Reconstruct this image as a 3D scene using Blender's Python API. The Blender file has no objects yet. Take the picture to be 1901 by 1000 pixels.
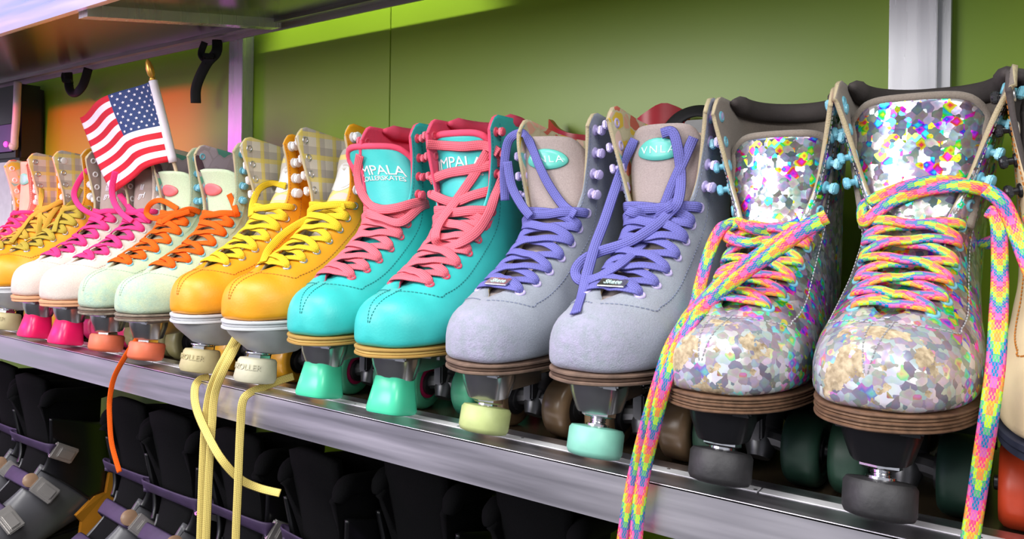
import bpy, bmesh, math, random
from mathutils import Vector as V, Matrix as M
random.seed(7)
S = bpy.context.scene
COL = S.collection
# ---------------------------------------------------------------- camera
A = math.radians(54.9); RO = math.radians(0.8)
Fw = V((-math.cos(A), math.sin(A), 0)); Rt = V((math.sin(A), math.cos(A), 0)); Up = V((0, 0, 1))
cx_ = math.cos(RO)*Rt + math.sin(RO)*Up; cy_ = -math.sin(RO)*Rt + math.cos(RO)*Up; cz_ = -Fw
cam = bpy.data.cameras.new('camera'); camo = bpy.data.objects.new('camera', cam); COL.objects.link(camo)
camo.matrix_world = M(((cx_.x, cy_.x, cz_.x, 0), (cx_.y, cy_.y, cz_.y, -.609), (cx_.z, cy_.z, cz_.z, .223), (0, 0, 0, 1)))
cam.sensor_width = 36; cam.sensor_fit = 'HORIZONTAL'; cam.lens = 1400/1901*36; cam.shift_y = -85/1901
cam.clip_start = .02; cam.clip_end = 50
S.camera = camo
# ---------------------------------------------------------------- world, lamps, exposure
w = bpy.data.worlds.new('world'); S.world = w; w.use_nodes = True
w.node_tree.nodes['Background'].inputs[0].default_value = (.80, .82, .92, 1)
w.node_tree.nodes['Background'].inputs[1].default_value = .57
S.view_settings.view_transform = 'Standard'; S.view_settings.look = 'None'
S.view_settings.gamma = 1; S.view_settings.exposure = 0.0; S.view_settings.use_curve_mapping = False
def area(name, loc, tgt, size, power, col=(1, 1, 1), sy=None, spread=180):
    l = bpy.data.lights.new(name, 'AREA'); l.energy = power; l.color = col; l.size = size
    if sy: l.shape = 'RECTANGLE'; l.size_y = sy
    l.spread = math.radians(spread)
    o = bpy.data.objects.new(name, l); COL.objects.link(o); o.location = loc
    o.rotation_euler = (V(tgt)-V(loc)).to_track_quat('-Z', 'Y').to_euler(); return o
def spot(name, loc, tgt, ang, power, col=(1, 1, 1), blend=.5, rad=.05):
    l = bpy.data.lights.new(name, 'SPOT'); l.energy = power; l.color = col; l.spot_size = math.radians(ang)
    l.spot_blend = blend; l.shadow_soft_size = rad
    o = bpy.data.objects.new(name, l); COL.objects.link(o); o.location = loc
    o.rotation_euler = (V(tgt)-V(loc)).to_track_quat('-Z', 'Y').to_euler(); return o
area('ceiling_and_fill_lamp', (-.45, -1.1, 1.9), (-.6, .1, .1), 1.0, 42, (1, .98, .96), 1.0)
area('ceiling_and_fill_lamp', (-2.0, -1.4, 1.9), (-1.5, .1, .1), .9, 30, (1, .97, 1), .9)
area('ceiling_and_fill_lamp', (1.3, -1.3, 1.35), (-.9, .2, .25), .9, 26, (1, .98, .97), .9)  # fill added on the right to lighten right-hand sides, not a ceiling panel
area('front_fill_lamp', (-1.45, -2.2, .85), (-.7, .3, .25), 1.3, 38, (1, .98, .97), .8)  # unseen fill added behind the camera to lift the shaded wall and boots
area('neon_magenta_lamp', (-3.4, -1.14, .50), (-1.39, .35, .4), .5, 5.5, (1, .06, .85), .45)
area('neon_violet_lamp', (-3.2, -2.6, .4), (-1.0, 0, 0), 1.2, 9, (.55, .45, 1), .8)
area('neon_blue_lamp', (-4.2, -1.0, 1.27), (-1.4, 0, .6), .6, 1.0, (.04, .40, 1), .7)
area('neon_lilac_lamp', (-3.7, -1.5, 1.25), (-1.3, 0, .6), .6, .8, (.42, .20, 1), .7)
spot('orange_stage_lamp', (-2.0, -1.5, .60), (-1.93, .378, .40), 27, 300, (1, .012, .04), .6, .05)
spot('shelf_top_lamp', (-1.02, .02, 1.45), (-1.02, .378, .60), 40, 110, (1, 1, .9), .5, .01)
# ---------------------------------------------------------------- materials
def mat(name, col=(.8, .8, .8), rough=.5, metal=0., build=None, **kw):
    m = bpy.data.materials.new(name); m.use_nodes = True; nt = m.node_tree; b = nt.nodes['Principled BSDF']
    b.inputs['Base Color'].default_value = (*col, 1); b.inputs['Roughness'].default_value = rough; b.inputs['Metallic'].default_value = metal
    for k, v in kw.items(): b.inputs[k.replace('_', ' ')].default_value = v
    if build: build(NT(nt, b))
    return m
class NT:
    def __init__(s, nt, b): s.nt = nt; s.b = b
    def n(s, t, **kw):
        n = s.nt.nodes.new(t)
        for k, v in kw.items():
            if k[0] == 'i' and k[1:].isdigit(): s.set(n.inputs[int(k[1:])], v)
            elif k.startswith('in_'): s.set(n.inputs[k[3:].replace('_', ' ')], v)
            else: setattr(n, k, v)
        return n
    def set(s, inp, v):
        if hasattr(v, 'is_output'): s.nt.links.new(v, inp)
        else: inp.default_value = (*v, 1) if (isinstance(v, tuple) and len(v) == 3 and inp.type == 'RGBA') else v
    def out(s, v, inp): s.set(s.b.inputs[inp], v)
    def obj(s): return s.n('ShaderNodeTexCoord').outputs['Object']
    def uv(s): return s.n('ShaderNodeTexCoord').outputs['UV']
    def noise(s, scale, detail=3, vec=None, rough=.5):
        k = s.n('ShaderNodeTexNoise', in_Scale=scale, in_Detail=detail, in_Roughness=rough); s.set(k.inputs['Vector'], vec or s.obj()); return k.outputs[0]
    def ramp(s, fac, *st, interp='LINEAR'):
        r = s.n('ShaderNodeValToRGB'); s.set(r.inputs[0], fac); r.color_ramp.interpolation = interp; e = r.color_ramp.elements
        while len(e) < len(st): e.new(.5)
        for k, (p, c) in zip(e, st): k.position = p; k.color = (*c, 1) if isinstance(c, tuple) else (c, c, c, 1)
        return r.outputs[0]
    def math(s, op, a, b=0., c=0.):
        k = s.n('ShaderNodeMath', operation=op); s.set(k.inputs[0], a); s.set(k.inputs[1], b); s.set(k.inputs[2], c); return k.outputs[0]
    def mix(s, f, a, b, mode='MIX'):
        k = s.n('ShaderNodeMix', data_type='RGBA', blend_type=mode); s.set(k.inputs[0], f); s.set(k.inputs[6], a); s.set(k.inputs[7], b); return k.outputs[2]
    def sep(s, v): k = s.n('ShaderNodeSeparateXYZ'); s.set(k.inputs[0], v); return k.outputs
    def bump(s, h, st=.3, d=.001):
        k = s.n('ShaderNodeBump', in_Strength=st, in_Distance=d); s.set(k.inputs['Height'], h); s.out(k.outputs[0], 'Normal')
def leather(name, col, dirt=None, rough=.42):
    def f(N):
        c = N.mix(N.ramp(N.noise(30, 4), (.35, 0.), (.75, 1.)), col, tuple(x*.86 for x in col))
        if dirt: c = N.mix(N.ramp(N.noise(9, 5), (.55, 0.), (.75, .6)), c, dirt)
        N.out(c, 'Base Color'); N.bump(N.noise(420, 2), .22, .0006)
    return mat(name, col, rough, build=f)
def suede(name, col, scuff, dirt, toe=.05, wear=.9):
    def f(N):
        o = N.obj(); y = N.sep(o)[1]
        fine = N.noise(700, 3, o, .7); c = N.mix(N.ramp(fine, (.3, 0.), (.7, 1.)), tuple(x*.84 for x in col), tuple(min(1, x*1.1) for x in col))
        c = N.mix(N.ramp(N.noise(14, 4, o), (.45, 0.), (.75, .7)), c, dirt)
        m = N.n('ShaderNodeMapRange', in_Value=y, in_From_Min=toe, in_From_Max=0., in_To_Min=0., in_To_Max=wear).outputs[0]
        m = N.math('MULTIPLY', m, N.ramp(N.noise(60, 5, o, .75), (.38, 0.), (.62, 1.)))
        c = N.mix(m, c, scuff); N.out(c, 'Base Color')
        N.bump(N.math('ADD', fine, N.math('MULTIPLY', m, N.noise(240, 4, o))), .5, .0012)
    return mat(name, col, .95, build=f, Sheen_Weight=.25, Specular_IOR_Level=.15)
def plain(name, col, rough=.5, metal=0., var=.12, sc=40, bump=0., bs=200, **kw):
    def f(N):
        c = N.mix(N.ramp(N.noise(sc, 4), (.35, 0.), (.7, 1.)), col, tuple(x*(1-var) for x in col)); N.out(c, 'Base Color')
        if bump: N.bump(N.noise(bs, 3), bump, .001)
    return mat(name, col, rough, metal, build=f, **kw)
def weave(name, col, rough=.8):
    def f(N):                                                       # woven lace: UV x in metres along, y across
        u = N.uv(); wv = N.n('ShaderNodeTexWave', wave_type='BANDS', bands_direction='Y', in_Scale=1.6, in_Distortion=0.); N.set(wv.inputs['Vector'], u)
        mp = N.n('ShaderNodeMapping'); N.set(mp.inputs[0], u); mp.inputs['Scale'].default_value = (700, 3, 1)
        ck = N.n('ShaderNodeTexChecker', in_Scale=1.); N.set(ck.inputs['Vector'], mp.outputs[0])
        h = N.math('ADD', wv.outputs[1], N.math('MULTIPLY', ck.outputs[1], .5))
        N.out(N.mix(N.ramp(h, (.1, 0.), (.9, 1.)), tuple(x*.62 for x in col), col), 'Base Color'); N.bump(h, .45, .0008)
    return mat(name, col, rough, build=f, Specular_IOR_Level=.2)
def rainbow():
    def f(N):
        u = N.sep(N.uv()); L = u[0]; Y = u[1]
        av = N.math('MULTIPLY', N.math('ABSOLUTE', N.math('SUBTRACT', Y, .5)), 1.999); col = N.math('FLOOR', N.math('MULTIPLY', av, 3.)); t = N.math('ADD', N.math('MULTIPLY', L, 21.), N.math('MULTIPLY', col, .17))
        st = lambda t: N.ramp(N.math('FRACT', t), (0., (.95, .05, .22)), (.17, (.95, .28, .05)), (.36, (.55, .85, .02)), (.53, (.06, .50, .18)), (.64, (.0, .20, .42)), (.84, (.60, .12, .45)), interp='CONSTANT')
        mp = N.n('ShaderNodeMapping'); N.set(mp.inputs[0], N.uv()); mp.inputs['Scale'].default_value = (420, 12, 1)
        ck = N.n('ShaderNodeTexChecker', in_Scale=1.); N.set(ck.inputs['Vector'], mp.outputs[0])
        c = N.mix(N.math('MULTIPLY', ck.outputs[1], .35), st(t), st(N.math('ADD', t, .30)))
        N.out(c, 'Base Color'); N.bump(ck.outputs[1], .5, .0006)
    return mat('rainbow_lace_weave', (.5, .5, .5), .8, build=f, Specular_IOR_Level=.2)
def holo():
    def f(N):
        o = N.obj(); nz = N.n('ShaderNodeTexNoise', in_Scale=160., in_Detail=1.); N.set(nz.inputs['Vector'], o)
        vs = N.n('ShaderNodeVectorMath', operation='MULTIPLY_ADD'); N.set(vs.inputs[0], nz.outputs[1]); vs.inputs[1].default_value = (.004, .004, .004); N.set(vs.inputs[2], o)
        v = N.n('ShaderNodeTexVoronoi', in_Scale=150.); v.distance = 'MANHATTAN'; N.set(v.inputs['Vector'], o)
        r = N.sep(v.outputs['Color']); hue = N.n('ShaderNodeCombineColor', mode='HSV')
        grad = N.math('MULTIPLY', v.outputs['Distance'], .35)
        N.set(hue.inputs[0], N.math('FRACT', N.math('ADD', r[0], grad))); hue.inputs[1].default_value = .95; hue.inputs[2].default_value = 1.
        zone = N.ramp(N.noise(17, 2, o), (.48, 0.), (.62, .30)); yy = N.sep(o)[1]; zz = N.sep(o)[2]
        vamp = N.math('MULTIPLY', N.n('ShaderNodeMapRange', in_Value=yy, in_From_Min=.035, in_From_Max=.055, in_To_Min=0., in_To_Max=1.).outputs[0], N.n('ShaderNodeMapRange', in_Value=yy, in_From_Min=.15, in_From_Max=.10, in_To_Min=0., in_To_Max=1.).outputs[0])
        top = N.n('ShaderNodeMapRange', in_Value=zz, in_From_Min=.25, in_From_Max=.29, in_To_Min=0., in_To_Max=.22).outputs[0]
        sel = N.math('LESS_THAN', r[1], N.math('ADD', N.math('ADD', zone, .08), N.math('MAXIMUM', top, N.math('MULTIPLY', vamp, .26))))  # vamp and top get more rainbow cells, foil sheen painted into the colour
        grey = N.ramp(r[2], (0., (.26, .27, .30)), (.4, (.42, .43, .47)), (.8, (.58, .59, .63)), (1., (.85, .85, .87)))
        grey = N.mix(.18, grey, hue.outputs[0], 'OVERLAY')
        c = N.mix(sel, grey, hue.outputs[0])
        # worn patches with torn fabric showing, on the toe
        y = N.sep(o)[1]; z = N.sep(o)[2]
        toe = N.n('ShaderNodeMapRange', in_Value=y, in_From_Min=.05, in_From_Max=.028, in_To_Min=0., in_To_Max=1.).outputs[0]
        pale = N.n('ShaderNodeMapRange', in_Value=y, in_From_Min=.075, in_From_Max=.04, in_To_Min=0., in_To_Max=.62).outputs[0]
        c = N.mix(pale, c, N.mix(.5, grey, (.40, .395, .43)))
        wear = N.math('GREATER_THAN', N.math('MULTIPLY', toe, N.noise(38, 4, o, .6)), .535)
        c = N.mix(wear, c, N.ramp(N.noise(200, 4, o), (.3, (.26, .19, .11)), (.7, (.62, .51, .34))))
        N.out(c, 'Base Color'); N.out(N.math('MULTIPLY', N.math('SUBTRACT', .85, N.math('MULTIPLY', pale, .8)), N.math('SUBTRACT', 1., wear)), 'Metallic')
        N.out(N.math('ADD', .26, N.math('MULTIPLY', wear, .7)), 'Roughness')
        geo = N.n('ShaderNodeNewGeometry'); sub = N.n('ShaderNodeVectorMath', operation='MULTIPLY_ADD'); N.set(sub.inputs[0], v.outputs['Color'])
        sub.inputs[1].default_value = (.36, .36, .36); sub.inputs[2].default_value = (-.18, -.18, -.18)
        ad = N.n('ShaderNodeVectorMath', operation='ADD'); N.set(ad.inputs[0], geo.outputs['Normal']); N.set(ad.inputs[1], sub.outputs[0])
        nm = N.n('ShaderNodeVectorMath', operation='NORMALIZE'); N.set(nm.inputs[0], ad.outputs[0])
        bp = N.n('ShaderNodeBump', in_Strength=.5, in_Distance=.004); N.set(bp.inputs['Height'], N.math('SUBTRACT', N.noise(26, 3, o), N.math('MULTIPLY', wear, .25))); N.set(bp.inputs['Normal'], nm.outputs[0]); N.out(bp.outputs[0], 'Normal')
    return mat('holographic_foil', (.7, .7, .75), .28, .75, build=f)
def plaid():
    def f(N):
        o = N.sep(N.obj())
        def bands(x, fr, lo): return N.math('GREATER_THAN', N.math('FRACT', N.math('MULTIPLY', x, fr)), lo)
        c = N.mix(N.math('MULTIPLY', bands(o[2], 30, .62), .5), (.78, .73, .64), (.34, .30, .28)); c = N.mix(N.math('MULTIPLY', bands(o[1], 30, .62), .5), c, (.36, .32, .30))
        c = N.mix(N.math('MULTIPLY', bands(N.math('ADD', o[2], .012), 30, .78), .65), c, (.85, .68, .07)); c = N.mix(N.math('MULTIPLY', bands(N.math('ADD', o[1], .010), 30, .78), .65), c, (.85, .68, .07))
        N.out(N.mix(N.math('MULTIPLY', N.noise(900, 2), .25), c, (.2, .18, .16)), 'Base Color')
    return mat('plaid_lining', (.5, .46, .38), .9, build=f)
def floral(name, base, cols, sc=55):
    def f(N):
        o = N.obj(); nz = N.n('ShaderNodeTexNoise', in_Scale=40., in_Detail=1.); N.set(nz.inputs['Vector'], o)
        vs = N.n('ShaderNodeVectorMath', operation='MULTIPLY_ADD'); N.set(vs.inputs[0], nz.outputs[1]); vs.inputs[1].default_value = (.02, .02, .02); N.set(vs.inputs[2], o)
        v = N.n('ShaderNodeTexVoronoi', in_Scale=sc); N.set(v.inputs['Vector'], vs.outputs[0]); r = N.sep(v.outputs['Color'])
        st = [(i/len(cols), c) for i, c in enumerate(cols)]
        e = N.n('ShaderNodeTexVoronoi', feature='DISTANCE_TO_EDGE', in_Scale=sc); N.set(e.inputs['Vector'], vs.outputs[0])
        c = N.ramp(r[0], *st, interp='CONSTANT'); N.out(N.mix(N.math('LESS_THAN', e.outputs[0], .06), c, base), 'Base Color')
    return mat(name, base, .9, build=f)
def metal(name, col, rough=.3, streak=(6, 300, 300), amt=.35, dust=0.):
    def f(N):
        mp = N.n('ShaderNodeMapping'); N.set(mp.inputs[0], N.obj()); mp.inputs['Scale'].default_value = streak
        s = N.noise(1., 4, mp.outputs[0]); N.out(N.ramp(s, (.3, rough*.75), (.7, rough*1.3)), 'Roughness')
        c = N.mix(N.math('MULTIPLY', N.ramp(s, (.3, 0.), (.7, 1.)), amt), col, tuple(x*.72 for x in col))
        c = N.mix(N.ramp(N.noise(7, 5), (.5, 0.), (.8, dust)), c, (.20, .20, .21)); N.out(c, 'Base Color')
    return mat(name, col, rough, 1., build=f)
MT = {}
def build_mats():
    m = MT
    def wallf(N):
        c = N.mix(N.ramp(N.noise(2.2, 3), (.3, 0.), (.7, 1.)), (.20, .33, .012), (.25, .40, .018)); N.out(c, 'Base Color'); N.bump(N.noise(160, 3), .05, .001)
    m['wall'] = mat('green_wall_paint', (.2, .3, .03), .38, build=wallf)
    m['alu'] = metal('brushed_aluminium', (.84, .81, .86), .36, (3, 60, 60), amt=.05, dust=.03)
    m['alu_v'] = metal('dusty_aluminium', (.70, .70, .72), .26, (60, 60, 3), .10, .25); m['alu_v'].node_tree.nodes['Principled BSDF'].inputs['Metallic'].default_value = .4
    m['alu_d'] = metal('dull_aluminium', (.55, .52, .52), .45, dust=.4)
    m['under'] = plain('dark_varnished_board', (.085, .060, .036), .22, var=.4, sc=8)
    m['tape'] = plain('white_tape', (.80, .80, .82), .5, var=.15, sc=60)
    m['chrome'] = metal('chrome', (.80, .80, .82), .16, amt=.1)
    m['grey_metal'] = plain('worn_grey_metal', (.62, .62, .63), .24, .95, var=.15)
    m['dark_metal'] = plain('dark_truck_metal', (.09, .09, .095), .35, .7)
    m['black_pl'] = plain('black_plastic', (.012, .012, .014), .3, bump=.1)
    m['black_rub'] = plain('black_rubber', (.035, .034, .036), .55, var=.5, sc=60, bump=.3)
    m['grey_pl'] = plain('grey_plate_plastic', (.46, .47, .48), .38)
    m['white_pl'] = plain('white_plastic', (.78, .78, .78), .35)
    m['shadow'] = plain('dark_inside', (.02, .018, .018), .9)
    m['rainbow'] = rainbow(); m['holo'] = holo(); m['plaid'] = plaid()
    m['flor_l'] = floral('floral_lining', (.62, .56, .36), [(.68, .62, .42), (.75, .42, .30), (.20, .50, .48), (.75, .52, .06), (.14, .05, .07), (.62, .15, .10), (.80, .56, .45)])
    m['flor_m'] = floral('mint_floral_lining', (.45, .36, .40), [(.50, .40, .46), (.55, .44, .50), (.12, .36, .28), (.60, .22, .18), (.10, .05, .07), (.5, .40, .46)], 38)
build_mats()
# ---------------------------------------------------------------- mesh helpers
def link(name, me, mats, parent=None, smooth=True):
    o = bpy.data.objects.new(name, me); COL.objects.link(o)
    if mats and not me.materials:
        for k in (mats if isinstance(mats, (list, tuple)) else [mats]): me.materials.append(MT[k] if isinstance(k, str) else k)
    if smooth is True: me.shade_smooth()
    if parent: o.parent = parent
    return o
def mesh(name, vs, fs, mats, parent=None, smooth=True, uvs=None):
    me = bpy.data.meshes.new(name); me.from_pydata([tuple(v) for v in vs], [], fs)
    if uvs:
        L = me.uv_layers.new(name='UVMap')
        for lp in me.loops: L.data[lp.index].uv = uvs[lp.vertex_index]
    me.update(); return link(name, me, mats, parent, smooth)
def bmobj(name, bm, mats, parent=None, smooth=False, sharp=None):
    me = bpy.data.meshes.new(name); bmesh.ops.recalc_face_normals(bm, faces=bm.faces); bm.to_mesh(me); bm.free()
    o = link(name, me, mats, parent, smooth)
    if sharp is not None: me.shade_smooth(); me.set_sharp_from_angle(angle=math.radians(sharp))
    return o
def box(bm, x0, x1, y0, y1, z0, z1, mx=None, bev=0.):
    r = bmesh.ops.create_cube(bm, size=1); vv = r['verts']
    for v in vv: v.co = V(((x0+x1)/2+v.co.x*(x1-x0), (y0+y1)/2+v.co.y*(y1-y0), (z0+z1)/2+v.co.z*(z1-z0)))
    if mx is not None: bmesh.ops.transform(bm, matrix=mx, verts=vv)
    if bev: bmesh.ops.bevel(bm, geom=list({e for v in vv for e in v.link_edges}), offset=bev, segments=2, affect='EDGES')
def lathe(bm, prof, seg=20, mx=None, sq=0., rot=0.):
    """profile (r, z) about z; sq>0 squares the section"""
    rings = []
    for r, z in prof:
        ring = []
        for k in range(seg):
            t = 2*math.pi*(k+rot)/seg; c, s = math.cos(t), math.sin(t); e = 1-sq
            p = V((r*math.copysign(abs(c)**e, c), r*math.copysign(abs(s)**e, s), z))
            ring.append(bm.verts.new(mx @ p if mx is not None else p))
        rings.append(ring)
    for a, b in zip(rings, rings[1:]):
        for k in range(seg): bm.faces.new((a[k], a[(k+1) % seg], b[(k+1) % seg], b[k]))
    if prof[0][0] > 1e-6: bm.faces.new(rings[0][::-1])
    if prof[-1][0] > 1e-6: bm.faces.new(rings[-1])
def frame(p, n, t=None):
    n = n.normalized(); t = (t or (V((0, 0, 1)) if abs(n.z) < .9 else V((1, 0, 0)))); x = t.cross(n).normalized(); y = n.cross(x)
    return M(((x.x, y.x, n.x, p.x), (x.y, y.y, n.y, p.y), (x.z, y.z, n.z, p.z), (0, 0, 0, 1)))
def cr(pts, t):
    n = len(pts)-1; i = min(max(int(t), 0), n-1); f = t-i
    p0, p1, p2, p3 = pts[max(i-1, 0)], pts[i], pts[i+1], pts[min(i+2, n)]
    return [.5*(2*b+(c-a)*f+(2*a-5*b+4*c-d)*f*f+(3*b-a-3*c+d)*f**3) for a, b, c, d in zip(p0, p1, p2, p3)]
def spline(pts, per=8):
    P = [tuple(p) for p in pts]; n = (len(P)-1)*per
    return [V(cr(P, k/per)) for k in range(n+1)]
def ribbon(acc, pts, wid, th, nrm, per=8, smooth=True, taper=None):
    """flat lace along points; nrm: one vector or a list (per control point)"""
    vs, fs, uv = acc
    P = spline(pts, per) if smooth else [V(p) for p in pts]
    Nn = spline(nrm, per) if isinstance(nrm, list) else [V(nrm)]*len(P)
    b0 = len(vs); L = acc_len[0]; K = [(-1, -.2), (-.8, .75), (-.3, 1), (.3, 1), (.8, .75), (1, -.2), (.6, -1), (-.6, -1)]
    for i, p in enumerate(P):
        t = (P[min(i+1, len(P)-1)]-P[max(i-1, 0)])
        if t.length < 1e-9: t = V((0, 0, 1))
        t.normalize(); n = Nn[i]-t*Nn[i].dot(t)
        if n.length < 1e-4: n = V((0, 0, 1))-t*t.z
        n.normalize(); b = t.cross(n)
        if i: L += (p-P[i-1]).length
        ww = wid*(taper(i/(len(P)-1)) if taper else 1)
        for kx, kz in K: vs.append(p+b*(kx*ww/2)+n*(kz*th/2)); uv.append((L, kx*.5+.5))
        if i:
            a = b0+(i-1)*8; c = b0+i*8
            for k in range(8): fs.append((a+k, a+(k+1) % 8, c+(k+1) % 8, c+k))
    fs.append(tuple(b0+k for k in range(7, -1, -1))); e = b0+(len(P)-1)*8; fs.append(tuple(e+k for k in range(8)))
    acc_len[0] = L+.013
acc_len = [0.]
def ribobj(name, acc, m, parent=None): return mesh(name, acc[0], acc[1], m, parent, True, acc[2])
def tube(bm, pts, r, seg=8, per=6, taper=None):
    P = spline(pts, per) if per else [V(p) for p in pts]; rings = []
    up = V((.3, .2, 1))
    for i, p in enumerate(P):
        t = (P[min(i+1, len(P)-1)]-P[max(i-1, 0)]).normalized(); a = t.cross(up)
        if a.length < .05: a = t.cross(V((1, 0, 0)))
        a.normalize(); b = t.cross(a); rr = r*(taper(i/(len(P)-1)) if taper else 1)
        rings.append([bm.verts.new(p+rr*(math.cos(2*math.pi*k/seg)*a+math.sin(2*math.pi*k/seg)*b)) for k in range(seg)])
    for a, b in zip(rings, rings[1:]):
        for k in range(seg): bm.faces.new((a[k], a[(k+1) % seg], b[(k+1) % seg], b[k]))
    bm.faces.new(rings[0][::-1]); bm.faces.new(rings[-1])
def empty(name, loc=(0, 0, 0), rz=0., label=None, cat=None, group=None):
    o = bpy.data.objects.new(name, None); COL.objects.link(o); o.location = loc; o.rotation_euler = (0, 0, rz); o.empty_display_size = .02
    tag(o, label, cat, group); return o
def tag(o, label=None, cat=None, group=None, kind=None):
    for k, v in (('label', label), ('category', cat), ('group', group), ('kind', kind)):
        if v: o[k] = v
    return o
def text_mesh(body, size, depth=.0004, sp=1., shear=0.):
    c = bpy.data.curves.new('lettering', 'FONT'); c.body = body; c.size = size; c.extrude = depth; c.align_x = 'CENTER'; c.align_y = 'CENTER'; c.space_line = .82; c.space_character = sp; c.shear = shear
    c.resolution_u = 3
    o = bpy.data.objects.new('t', c); COL.objects.link(o); dg = bpy.context.evaluated_depsgraph_get(); me = bpy.data.meshes.new_from_object(o.evaluated_get(dg)); bpy.data.objects.remove(o); return me
# ---------------------------------------------------------------- setting: wall, floor
WY = .378
bm = bmesh.new(); box(bm, -3.6, 1.3, WY+.004, WY+.05, -1.1, 1.7)
wall = tag(bmobj('wall_back', bm, 'shadow'), 'bright green panelled wall behind the shelves', kind='structure')
for x0, x1 in ((-3.6, -2.58), (-2.58, -1.40), (-1.40, -.968), (-.968, -.12), (-.12, 1.3)):
    bm = bmesh.new(); box(bm, x0+.0007, x1-.0007, WY, WY+.004, -1.1, 1.7, bev=.0008); bmobj('wall_panel', bm, 'wall', wall)
bm = bmesh.new(); box(bm, -6, 4, -4, WY+.05, -1.12, -1.1); MT['carpet'] = plain('dark_carpet', (.03, .03, .035), .95, var=.5)
tag(bmobj('floor', bm, 'carpet'), kind='structure')
# upright posts
def post(x0, x1, label, flange=None):
    t = empty('shelf_post', (0, 0, 0), 0, label, 'post', 'aluminium shelf posts')
    bm = bmesh.new(); box(bm, x0, x1, .35, WY-.0005, -1.1, 1.6, bev=.0008); bmobj('channel', bm, 'alu_v', t)
    if flange: bm = bmesh.new(); box(bm, x1, flange, .362, WY-.0005, -1.1, 1.6); bmobj('flange', bm, 'alu_v', t)
post(-1.413, -1.365, 'aluminium upright post with a magenta glow behind the mint boots')
post(-.147, -.098, 'dusty aluminium upright post behind the silver boots', -.086)
# main shelf: deck + front lip
GZ = -.008
X0, X1 = -3.0, 1.2
t = empty('display_shelf', (0, 0, 0), 0, 'long aluminium display shelf with a deep front lip carrying the quad skates', 'shelf')
bm = bmesh.new(); box(bm, X0, X1, .060, .349, GZ-.012, GZ); bmobj('deck', bm, 'under', t)
bm = bmesh.new(); box(bm, X0, X1, 0, .0025, -.044, -.0005); box(bm, X0, X1, 0, .062, -.0025, 0, bev=.0007); box(bm, X0, X1, .0025, .03, -.044, -.0425); box(bm, X0, X1, .059, .062, -.02, -.002); bmobj('front_lip', bm, 'alu', t)
bm = bmesh.new()
x = X0
while x < X1: box(bm, x, min(x+.31, X1), .031, .043, 0, .0006); x += .312
bmobj('tape_strip', bm, 'tape', t)
bm = bmesh.new()
for x in [X0+.05+.081*i for i in range(51)]: lathe(bm, [(.0017, 0), (.0017, .0004), (0, .0006)], 8, M.Translation((x, .037+.003*math.sin(x*40), .0006)))
bmobj('staple', bm, 'grey_metal', t)
# upper shelf, tilted with its front edge lower
t = empty('upper_shelf', (0, 0, 0), 0, 'tilted upper shelf with dark varnished underside and aluminium edges', 'shelf')
sl = math.atan2(.065, .38)
def slant(y): return .549+(y+.03)*math.tan(sl)
def slab(bm, x0, x1, y0, y1, dz0, dz1):
    vv = [bm.verts.new((x, y, slant(y)+d)) for x in (x0, x1) for y in (y0, y1) for d in (dz0, dz1)]
    for f in ((0, 1, 3, 2), (4, 6, 7, 5), (0, 4, 5, 1), (2, 3, 7, 6), (0, 2, 6, 4), (1, 5, 7, 3)): bm.faces.new([vv[i] for i in f])
bm = bmesh.new(); slab(bm, X0, X1, -.026, .336, .006, .02); bmobj('deck', bm, 'under', t)
bm = bmesh.new(); slab(bm, X0, X1, -.044, -.024, .0, .004); box(bm, X0, X1, -.0455, -.043, slant(-.044)+.0, slant(-.044)+.056); slab(bm, X0, X1, -.0465, -.036, -.003, .002); bmobj('front_lip', bm, 'alu', t)
bm = bmesh.new(); slab(bm, X0, X1, .318, .349, -.002, .012); slab(bm, X0, X1, .344, .349, -.014, .03); bmobj('back_angle', bm, 'alu_d', t)
bm = bmesh.new(); slab(bm, -1.25, -1.222, -.03, .335, -.012, .008); bmobj('cross_member', bm, 'alu_v', t)
# lower shelf (carries the inline skates)
t = empty('lower_shelf', (0, 0, 0), 0, 'lower shelf holding the black inline skates', 'shelf')
bm = bmesh.new(); box(bm, X0, X1, -.02, .349, -.578, -.5605); bmobj('deck', bm, 'under', t)
bm = bmesh.new(); box(bm, X0, X1, -.03, -.02, -.60, -.554); bmobj('front_lip', bm, 'alu', t)
# ---------------------------------------------------------------- quad skates
KEY = [  # Ev, Ez, Bv, Bz, w, g, s0, nt, nb   (edge/ridge point, bottom/back point, half width, half gap, section shape)
 (.000, .108, .000, .096, .004, 0, .66, 2, 3), (.0018, .1175, .0018, .0880, .0140, 0, .66, 2, 3.5), (.006, .1265, .006, .0845, .0240, 0, .67, 2.1, 4.5),
 (.012, .1325, .012, .0833, .0325, 0, .68, 2.15, 5.5), (.020, .1370, .020, .083, .0395, 0, .68, 2.2, 6), (.031, .1408, .031, .083, .0460, 0, .68, 2.2, 6),
 (.044, .1445, .045, .083, .0515, .0005, .68, 2.1, 6), (.059, .151, .070, .083, .0560, .0115, .66, 2, 6), (.080, .160, .102, .083, .0578, .0165, .64, 1.9, 5),
 (.100, .172, .140, .086, .0568, .0190, .6, 1.8, 4), (.120, .186, .178, .092, .0530, .0215, .55, 1.8, 3), (.138, .202, .220, .099, .0505, .0235, .5, 1.8, 2.4),
 (.150, .218, .262, .107, .0485, .0260, .5, 1.8, 2.2), (.158, .236, .292, .122, .0475, .0290, .5, 1.9, 2.1), (.160, .257, .295, .160, .0480, .0340, .5, 2, 2),
 (.157, .280, .287, .205, .0495, .0390, .5, 2, 2), (.153, .304, .283, .250, .052, .0445, .5, 2, 2), (.149, .329, .283, .293, .0545, .050, .5, 2, 2),
 (.146, .354, .284, .335, .0565, .0535, .5, 2, 2)]
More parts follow.
